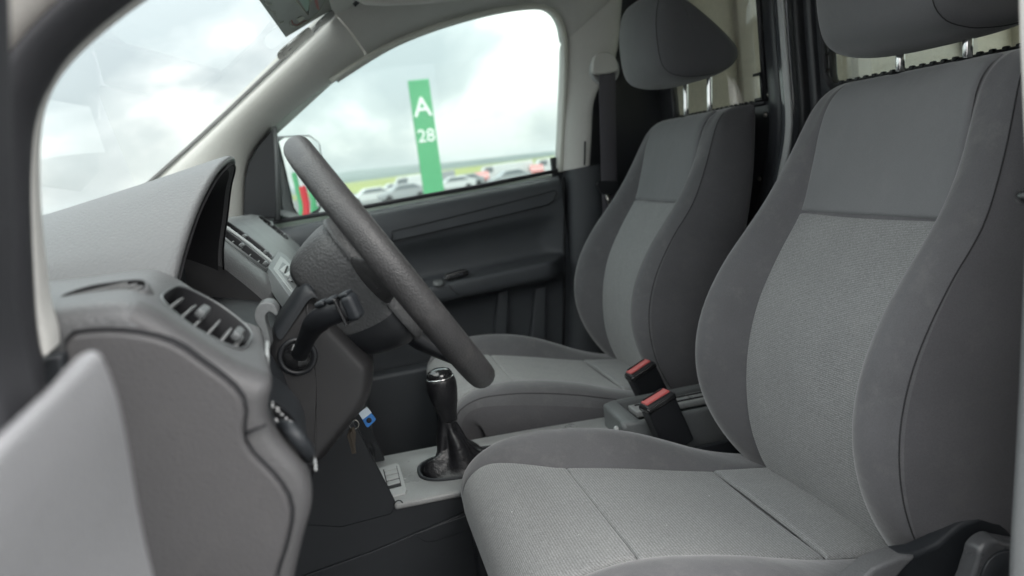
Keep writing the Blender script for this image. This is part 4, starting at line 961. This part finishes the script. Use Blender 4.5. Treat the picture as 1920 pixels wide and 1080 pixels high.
# ================================================================== SEATS
def snap_to(o): 
    dg = bpy.context.evaluated_depsgraph_get(); dg.update()
    bm = bmesh.new(); bm.from_object(o, dg); t = BVHTree.FromBMesh(bm); bm.free(); return t
def seat(root):
    # ---- backrest
    tab = [(.235, .640, .0, .235, .745), (.28, .602, .012, .245, .748), (.35, .580, .032, .255, .752), (.42, .577, .050, .261, .757), (.49, .586, .058, .263, .766), (.56, .610, .058, .262, .780), (.63, .652, .052, .256, .798),
           (.69, .694, .036, .246, .818), (.76, .719, .014, .230, .838), (.82, .737, -.002, .213, .852), (.85, .751, -.006, .203, .860), (.870, .772, -.006, .194, .862), (.880, .800, -.004, .184, .858), (.878, .825, -.002, .176, .848)]
    tab = [(z, xi, b*1.14 if b > 0 else b, w_+.007, xb) for z, xi, b, w_, xb in tab]
    rows = []
    for z, xi, b, w_, xb in tab:
        k = (w_-.15)/.112
        Y_ = lambda y: y if y <= .15 else .15+(y-.15)*k
        half = [(0, xi+.009), (.075, xi+.009), (.138, xi+.009), (.149, xi+.006), (.158, xi-.28*b), (.176, xi-.82*b), (.196, xi-b), (.216, xi-.93*b+.001), (.236, xi-.62*b+.006), (.252, xi-.1*b+.018), (.262, xi+.05), (.263, min(xb-.04, xi+.10) if xb-.04 > xi+.06 else xi+.06), (.255, max(xb-.012, xi+.065)), (.20, max(xb, xi+.07)), (.09, max(xb+.004, xi+.07))]
        if z > .86: half = [(y, min(x, xb) if i < 10 else xb-(0 if i > 12 else .01)) for i, (y, x) in enumerate(half)]
        pts = [Vector((x, Y_(y), z)) for y, x in half] + [Vector((x, -Y_(y), z)) for y, x in half[:0:-1]]
        rows.append(pts)
    back = grid('backrest', rows, M['velour'], root, close=True, capA=True, capB=True, s=2)
    path = cat([Vector((xi, 0, z)) for z, xi, *_ in tab[:-1]], 90)
    def panel(name, pth, t0, t1, hw, m, parent, lift=.0, n=10, rows_n=22, tuck=.007, crown=0):
        N_ = len(pth); rows = []
        ts = [0, .004, .018]+[.018+(.964)*i/(rows_n) for i in range(1, rows_n)]+[.982, .996, 1]
        us = [-1, -.985, -.94]+[-.94+1.88*i/n for i in range(1, n)]+[.94, .985, 1]
        for i_, t in enumerate(ts):
            f = (t0+(t1-t0)*t)*(N_-1); i = min(N_-2, int(f)); p = pth[i].lerp(pth[i+1], f-i)
            a_ = pth[min(N_-1, i+2)]-pth[max(0, i-1)]; nr = Vector((-a_.z, 0, a_.x)).normalized()
            row = []
            for j_, u in enumerate(us):
                e_ = min(i_, len(ts)-1-i_, j_, len(us)-1-j_); d = (tuck, .0022, 0)[e_] if e_ < 3 else 0
                row.append(p + Vector((0, u*hw(p), 0)) + nr*(lift-d+crown*(1-u*u)))
            rows.append(row)
        return grid(name, rows, m, parent, s=1)
    def frac(pth, z=None, x=None):
        best = min(range(len(pth)), key=lambda i: abs((pth[i].z-z) if z is not None else (pth[i].x-x)))
        return best/(len(pth)-1)
    hwb = lambda p: .149 if p.z < .80 else .149-.10*max(0, p.z-.80)
    s0 = frac(path, z=.686)
    panel('lower_back_panel', path, frac(path, z=.262), s0-.0015, hwb, M['rib'], root, .002, crown=-.004)
    panel('upper_back_panel', path, s0+.0015, frac(path, z=.8775), hwb, M['plain'], root, .002, crown=-.002)
    tb_ = snap_to(back)
    def onb(pts, m=None, nm='stitching', r=.0009):
        res = []
        for p in pts:
            q, nr, _, _ = tb_.find_nearest(p); res.append(q+nr*.0003)
        return tube(nm, res, r, M['thread'], root, 5)
    for s_ in (-1, 1):
        pts = []
        for z, xi, b, w_, xb in tab[1:-2]:
            k = (w_-.15)/.112; pts.append(Vector((xi-.62*b+.006, s_*(.15+(.236-.15)*k), z)))
        onb(cat(pts, 60))
    # darker side of the backrest behind the stitched line
    me = back.data; me.materials.append(M['velour_side'])
    n = len(rows[0])
    idx = 0
    for i in range(len(rows)-1):
        for j in range(n):
            f = me.polygons[idx]; idx += 1
            jj = j if j < 15 else n-1-j
            if jj >= 8: f.material_index = 1
    for f in list(me.polygons)[idx:]: f.material_index = 1
    # ---- headrest
    M['head_shaded'] = M.get('head_shaded') or mat('headrest_shaded_cloth', (.105, .106, .112), .9, grain=('noise', 1200), bump=.2, var=.06, sheen=.25, lump=.1)
    hp = [(.655, .998), (.664, .970), (.690, .953), (.735, .946), (.790, .946), (.838, .957), (.866, .977), (.868, 1.000), (.838, 1.038), (.795, 1.080), (.748, 1.120), (.705, 1.145), (.672, 1.140), (.655, 1.09), (.652, 1.04)]
    hc = cat([Vector((x, 0, z)) for x, z in hp], 34, True); hcn = Vector((.75, 0, 1.03))
    rows = []
    for y, k in ((-.128, .30), (-.127, .62), (-.122, .82), (-.112, .93), (-.092, .985), (-.05, 1.0), (0, 1.0), (.05, 1.0), (.092, .985), (.112, .93), (.122, .82), (.127, .62), (.128, .30)):
        rows.append([hcn+(p-hcn)*k+Vector((.012*(abs(y)/.12)**2 if p.x < .72 else 0, y*(1.0 if p.z > 1 else 1.0), 0)) for p in hc])
    M['head'] = M.get('head') or mat('headrest_cloth', (.118, .120, .125), .75, grain=('noise', 1400), bump=.25, var=.05, sheen=.3, lump=.12)
    hd = grid('headrest', rows, M['head'], root, close=True, capA=True, capB=True, s=1)
    hd.data.materials.append(M['head_shaded'])
    idx = 0
    for i in range(len(rows)-1):
        for j in range(34):
            f = hd.data.polygons[idx]; idx += 1
            if i < 3 or i > 8: f.material_index = 1  # headrest sides darker: their weaker light is put into the cloth colour
    for f in list(hd.data.polygons)[idx:]: f.material_index = 1
    th_ = snap_to(hd)
    for s_ in (-1, 1):
        res = []
        for p in cat([rows[3 if s_ < 0 else 9][j] for j in range(34)], 70, True):
            q, nr, _, _ = th_.find_nearest(p); res.append(q+nr*.0002)
        sm_ = tube('headrest_seam', res+[res[0]], .0008, M['thread'], root, 5)
    for s_ in (-1, 1):
        tube('headrest_post', [Vector((.812, s_*.062, .84)), Vector((.816, s_*.062, .90)), Vector((.820, s_*.062, .95)), Vector((.822, s_*.062, .99))], .0062, M['chrome'], root, 14)
        lathe('post_sleeve', [(.015, 0), (.015, .004), (.012, .007), (.008, .008)], (.814, s_*.062, .872), (.1, 0, 1), M['black'], root, 16)
    # ---- cushion
    ctab = [(.132, .235, 0, .225, .07), (.115, .27, 0, .235, .08), (.108, .305, 0, .242, .09), (.114, .335, 0, .247, .095), (.131, .355, .002, .25, .10), (.155, .366, .008, .253, .105), (.185, .367, .022, .256, .11), (.225, .361, .034, .258, .115), (.27, .352, .043, .258, .12), (.33, .339, .046, .258, .12),
            (.39, .3245, .042, .258, .12), (.45, .309, .030, .257, .115), (.51, .295, .014, .254, .11), (.57, .285, .002, .25, .10), (.63, .276, -.002, .24, .09), (.68, .268, -.004, .23, .08)]
    cpath = cat([Vector((x, 0, z)) for x, z, *_ in ctab], 110)
    hwc = lambda p: lerpf([(.25, .149), (.30, .149)], p.x) if p.x > .25 else lerpf([(.10, .205), (.15, .196), (.20, .172), (.25, .149)], p.x)
    rows = []
    for i, (x, z, b, w_, dep) in enumerate(ctab):
        a_ = Vector((ctab[min(i+1, len(ctab)-1)][0]-ctab[max(0, i-1)][0], 0, ctab[min(i+1, len(ctab)-1)][1]-ctab[max(0, i-1)][1])).normalized(); nr = Vector((-a_.z, 0, a_.x))
        p = Vector((x, 0, z)); hw = hwc(p); kk = (w_-hw)/.108
        half = [(0, -.009), (.5*hw, -.009), (hw-.010, -.009), (hw, -.006), (hw+.010*kk, .18*b), (hw+.030*kk, .80*b), (hw+.050*kk, b), (hw+.070*kk, .93*b), (hw+.090*kk, .60*b-.004), (hw+.103*kk, -.018), (hw+.108*kk, -.045), (hw+.106*kk, -dep*.75), (hw+.095*kk, -dep)]
        def row(s_, f): return [p + Vector((0, s_*y, 0)) + nr*(h*(f if h > 0 else 1)) for y, h in half]
        rows.append(row(-1, .52)[::-1] + row(1, 1)[1:])
    cush = grid('cushion', rows, M['velour'], root, s=2)
    cush.data.materials.append(M['velour_side']); n = len(rows[0])-1
    for i in range(len(rows)-1):
        for j in range(n):
            if j < 3 or j >= n-3: cush.data.polygons[i*n+j].material_index = 1
    f1, f2, f3 = frac(cpath[40:], x=.268), frac(cpath[40:], x=.508), frac(cpath[40:], x=.66)
    def F_(v): return (40+v*(len(cpath)-41))/(len(cpath)-1)
    panel('front_cushion_panel', cpath, .06, F_(f1)-.0012, hwc, M['rib'], root, .001, rows_n=26, crown=0)
    panel('middle_cushion_panel', cpath, F_(f1)+.0012, F_(f2)-.0012, hwc, M['rib'], root, .001, crown=-.003)
    panel('rear_cushion_panel', cpath, F_(f2)+.0012, F_(f3), hwc, M['rib'], root, .003, crown=.002)
    tc2 = snap_to(cush)
    for s_ in (-1, 1):
        pts = []
        for x, z, b, w_, dep in ctab[3:-3]:
            hw = hwc(Vector((x, 0, z))); kk = (w_-hw)/.108; pts.append(Vector((x, s_*(hw+.092*kk), z+b*(.55 if s_ > 0 else .3)-.008)))
        res = []
        for p in cat(pts, 50):
            q, nr, _, _ = tc2.find_nearest(p); res.append(q+nr*.0003)
        tube('stitching', res, .0009, M['thread'], root, 5)
    # ---- base
    prism('base', [Vector((.15, -.20, .02)), Vector((.13, -.20, .24)), Vector((.62, -.20, .22)), Vector((.66, -.20, .02))], (0, .40, 0), M['dash_dark'], root, .01)
    for s_ in (-1, 1):
        prism('side_valance', [Vector((x, s_*.236-.010, z)) for x, z in ((.12, .12), (.12, .24), (.20, .272), (.40, .255), (.56, .225), (.66, .30), (.72, .30), (.72, .12))], (0, .02, 0), M['dash_dark'], root, .008)
        box('seat_rail', (.40, s_*.17, .035), (.62, .04, .03), M['steel'], root, .004)
    return root
drv = empty('front_seat', (.4, 0, 0), 'grey cloth driver seat in the foreground with ribbed centre panels', 'seat', 'front seats')
seat(drv)
kids = list(drv.children)
for k in kids:
    if k.name.startswith('headrest') and 'post' not in k.name: k.location = (.048, 0, -.042)
pas = drv.copy(); COL.objects.link(pas); pas.location = (.43, .78, 0); pas['label'] = 'grey cloth passenger seat standing against the far door'
for k in kids:
    c_ = k.copy(); COL.objects.link(c_); c_.parent = pas; c_.matrix_parent_inverse = k.matrix_parent_inverse
    if k.name.startswith('headrest') and 'post' not in k.name: c_.location = (.010, 0, .004)
# lint on the cloth
lv, lf = [], []
for px, py, nm in [(1085, 1003, 'front'), (1025, 806, 'cush'), (1490, 905, 'rear'), (1130, 960, 'front'), (1250, 985, 'middle'), (1330, 930, 'middle'), (1400, 1000, 'middle'), (1560, 600, 'lower'), (1620, 500, 'lower'), (1510, 720, 'lower'), (960, 960, 'front')]:
    o_ = next((k for k in kids if k.name.startswith(nm)), None); q, nr = hit(o_, px, py) if o_ else (None, None)
    if q is None: continue
    u = nr.orthogonal().normalized(); v = nr.cross(u); rr_ = random.uniform(.0005, .0011); n0_ = len(lv)
    lv += [q+nr*.0004+(u*math.cos(a_)+v*math.sin(a_)*random.uniform(.3, 1))*rr_ for a_ in (0, 1.3, 2.6, 3.9, 5.2)]; lf.append(tuple(range(n0_, n0_+5)))
lint = mesh('lint', lv, lf, M['white'], drv); solid(lint, .0003); lint['kind'] = 'stuff'
# recliner cover on the driver seat
rc = prism('recliner_cover', PL([(1590, 1120), (1640, 1062), (1690, 1040), (1722, 1036), (1760, 1020), (1800, 985), (1840, 968), (1880, 975), (1905, 1010), (1915, 1120)], Y=-.262), (0, .025, 0), M['dash_dark'], drv, .006, 3)
prism('cover_edge', PL([(1580, 1120), (1640, 1066), (1692, 1044), (1722, 1044), (1694, 1072), (1650, 1130)], Y=-.266), (0, .03, 0), M['dash'], drv, .005, 3)
kc = P(1850, 1060, Y=-.272)
rows = []
for y, k in ((0, 1.0), (-.014, 1.0), (-.019, .95), (-.021, .86)):
    rows.append([kc+Vector((math.cos(a_), 0, math.sin(a_)))*(.040+.0035*math.copysign(abs(math.sin(4*a_))**.5, math.sin(4*a_)))*k+Vector((0, y, 0)) for a_ in [2*math.pi*j/64 for j in range(64)]])
rw = grid('recliner_wheel', rows, M['gloss'], drv, close=True, capB=True); rw.data.materials[0] = mat('recliner_plastic', (.07, .072, .076), .28, var=.06)
lathe('wheel_cap', [(.029, 0), (.028, .003), (.002, .004)], kc+Vector((0, -.021, 0)), (0, -1, 0), M['dash_dark'], rw, 30)

# ================================================================== SMALL THINGS
belt = empty('seat_belt', P(1135, 230, Y=1.10), 'dark seat belt hanging from its pillar anchor by the passenger seat', 'seat belt')
bp_ = cat([P(1139, 132, Y=1.085), P(1139, 200, Y=1.085), P(1141, 280, Y=1.09), P(1143, 352, Y=1.095), P(1146, 420, Y=1.10)], 12)
rows = [[p+Vector((dx_, dy_, 0)) for dx_, dy_ in ((-.0235, .002), (-.012, -.0015), (0, -.002), (.012, -.0015), (.0235, .002))] for p in bp_]
grid('webbing', rows, M['belt'], belt, s=1, t=.0016)
ac = P(1134, 126, Y=1.09)
an = [(1112, 124), (1114, 108), (1124, 98), (1140, 97), (1153, 104), (1158, 118), (1156, 134), (1116, 138)]
prism('anchor_cover', cat(PL(an, Y=1.07), 24, True), (0, .022, 0), M['cream'], belt, .006, 3)
lathe('anchor_ring', [(.040, -.01), (.042, .004), (.040, .008), (.034, .009), (.032, .004)], P(1133, 131, Y=1.10), (0, -1, 0), M['silver'], belt, 28)
prism('tongue', cat(PL([(1118, 346), (1124, 340), (1160, 340), (1162, 352), (1150, 364), (1128, 362)], Y=1.082), 20, True), (0, .008, 0), M['black'], belt, .003)
tube('tongue_plate', PL([(1138, 362), (1142, 376), (1146, 388)], Y=1.088), .006, M['steel'], belt, 8, ref=(0, 1, 0), flat=.3)

vis = empty('sun_visor', P(800, -5, Y=.95), 'cream sun visor folded up under the roof over the passenger side', 'sun visor')
vp = [(664, 2), (684, 11), (720, 13), (800, 9), (868, 2), (930, -8), (960, -40), (700, -40)]
prism('visor_board', PL(vp, Y=.98), (0, -.02, .004), M['cream'], vis, .007, 3)
tube('visor_clip', PL([(664, 10), (672, 2), (684, -4)], Y=.99), .005, M['dash_dark'], vis, 8)

# stickers and ticket clip on the windscreen by the far pillar
olive = mat('sticker_olive', (.085, .095, .075), .35, var=.06)
stk = empty('windscreen_sticker', WS(560, 30), 'olive printed sticker with a triangle mark on the windscreen corner', 'sticker')
def KS(px, py, k=0): return PP(px, py, W0-WN*(.006+k), WN)
prism('sheet', [KS(x, y) for x, y in [(470, -20), (486, 0), (536, 70), (622, 18), (612, -20)]], WN*.001, olive, stk, 0)
def kline(pts, m, r=.0012, cl=False): tube('print_line', [KS(x, y, .0015) for x, y in (pts+[pts[0]] if cl else pts)], r, m, stk, 5)
pk = mat('print_red', (.35, .05, .05), .5); pl_ = mat('print_pale', (.42, .43, .36), .5); pgr = mat('print_green', (.25, .42, .33), .5)
kline([(546, -10), (578, 28), (584, -12)], pl_, .0018, False); prism('print_patch', [KS(x, y, .0012) for x, y in [(556, -8), (574, 20), (579, 20), (581, -10)]], WN*.0006, pgr, stk, 0)
prism('print_patch', [KS(x, y, .0012) for x, y in [(588, -6), (594, 16), (599, 20), (594, -8)]], WN*.0006, pk, stk, 0)
kline([(544, 42), (546, 49), (556, 50), (578, 40), (598, 22), (610, 2)], pl_, .0009); kline([(547, 38), (550, 46), (558, 47), (574, 38)], pk, .0009)
kline([(497, 4), (502, 10), (510, 8)], pl_, .0008); kline([(515, 26), (522, 36)], pl_, .0007); kline([(504, 16), (512, 24), (518, 22)], pl_, .0006); kline([(524, 44), (532, 40)], pl_, .0006)
prism('print_patch', [KS(x, y, .0012) for x, y in [(556, 36), (562, 42), (572, 34), (566, 30)]], WN*.0006, pl_, stk, 0)
dot = empty('round_sticker', KS(610, 42), 'small dark oval sticker below the white edge on the windscreen', 'sticker')
prism('disc', cat([KS(x, y, .002) for x, y in [(592, 48), (598, 40), (616, 24), (624, 20), (628, 28), (618, 40), (602, 50), (594, 52)]], 20, True), WN*.002, mat('sticker_dark', (.03, .045, .045), .25, var=.2), dot, .0005)
kline2 = [KS(x, y, .0026) for x, y in ((600, 40), (603, 37))]; tube('print_dot', kline2, .0016, M['white'], dot, 5)
clip = empty('ticket_clip', KS(555, 80), 'clear grey plastic ticket clip on the windscreen edge', 'ticket clip')
clipm = mat('clear_plastic', (.20, .20, .17), .08, coat=.8)
prism('clip_body', cat([KS(x, y, .003) for x, y in [(519, 104), (524, 94), (550, 72), (576, 51), (583, 55), (588, 64), (578, 70), (558, 86), (540, 102), (530, 110), (522, 110)]], 28, True), -WN*.003, clipm, clip, .001)
for x, y in ((534, 104), (545, 92), (537, 87)): lathe('clip_rivet', [(.003, 0), (.0028, .0015), (.001, .002)], KS(x, y, .006), -WN, M['white'], clip, 12)
tube('clip_edge', [KS(x, y, .0065) for x, y in ((525, 98), (545, 80), (570, 60))], .0012, M['white'], clip, 6)

# faint summer haze over the lot and the hills
hz = box('haze', (0, 1650, 22), (7000, 3600, 60), None, None, 0); hz.modifiers.clear(); hz['kind'] = 'stuff'
hz.location = (0, 0, 0)
hm = bpy.data.materials.new('haze_air'); hm.use_nodes = True; ht = hm.node_tree; ht.nodes.clear()
ho_ = nd(ht, 'ShaderNodeOutputMaterial'); hv_ = nd(ht, 'ShaderNodeVolumePrincipled'); hv_.inputs['Color'].default_value = (.88, .94, .96, 1); hv_.inputs['Density'].default_value = .00028; ht.links.new(hv_.outputs[0], ho_.inputs['Volume'])
hz.data.materials.append(hm)
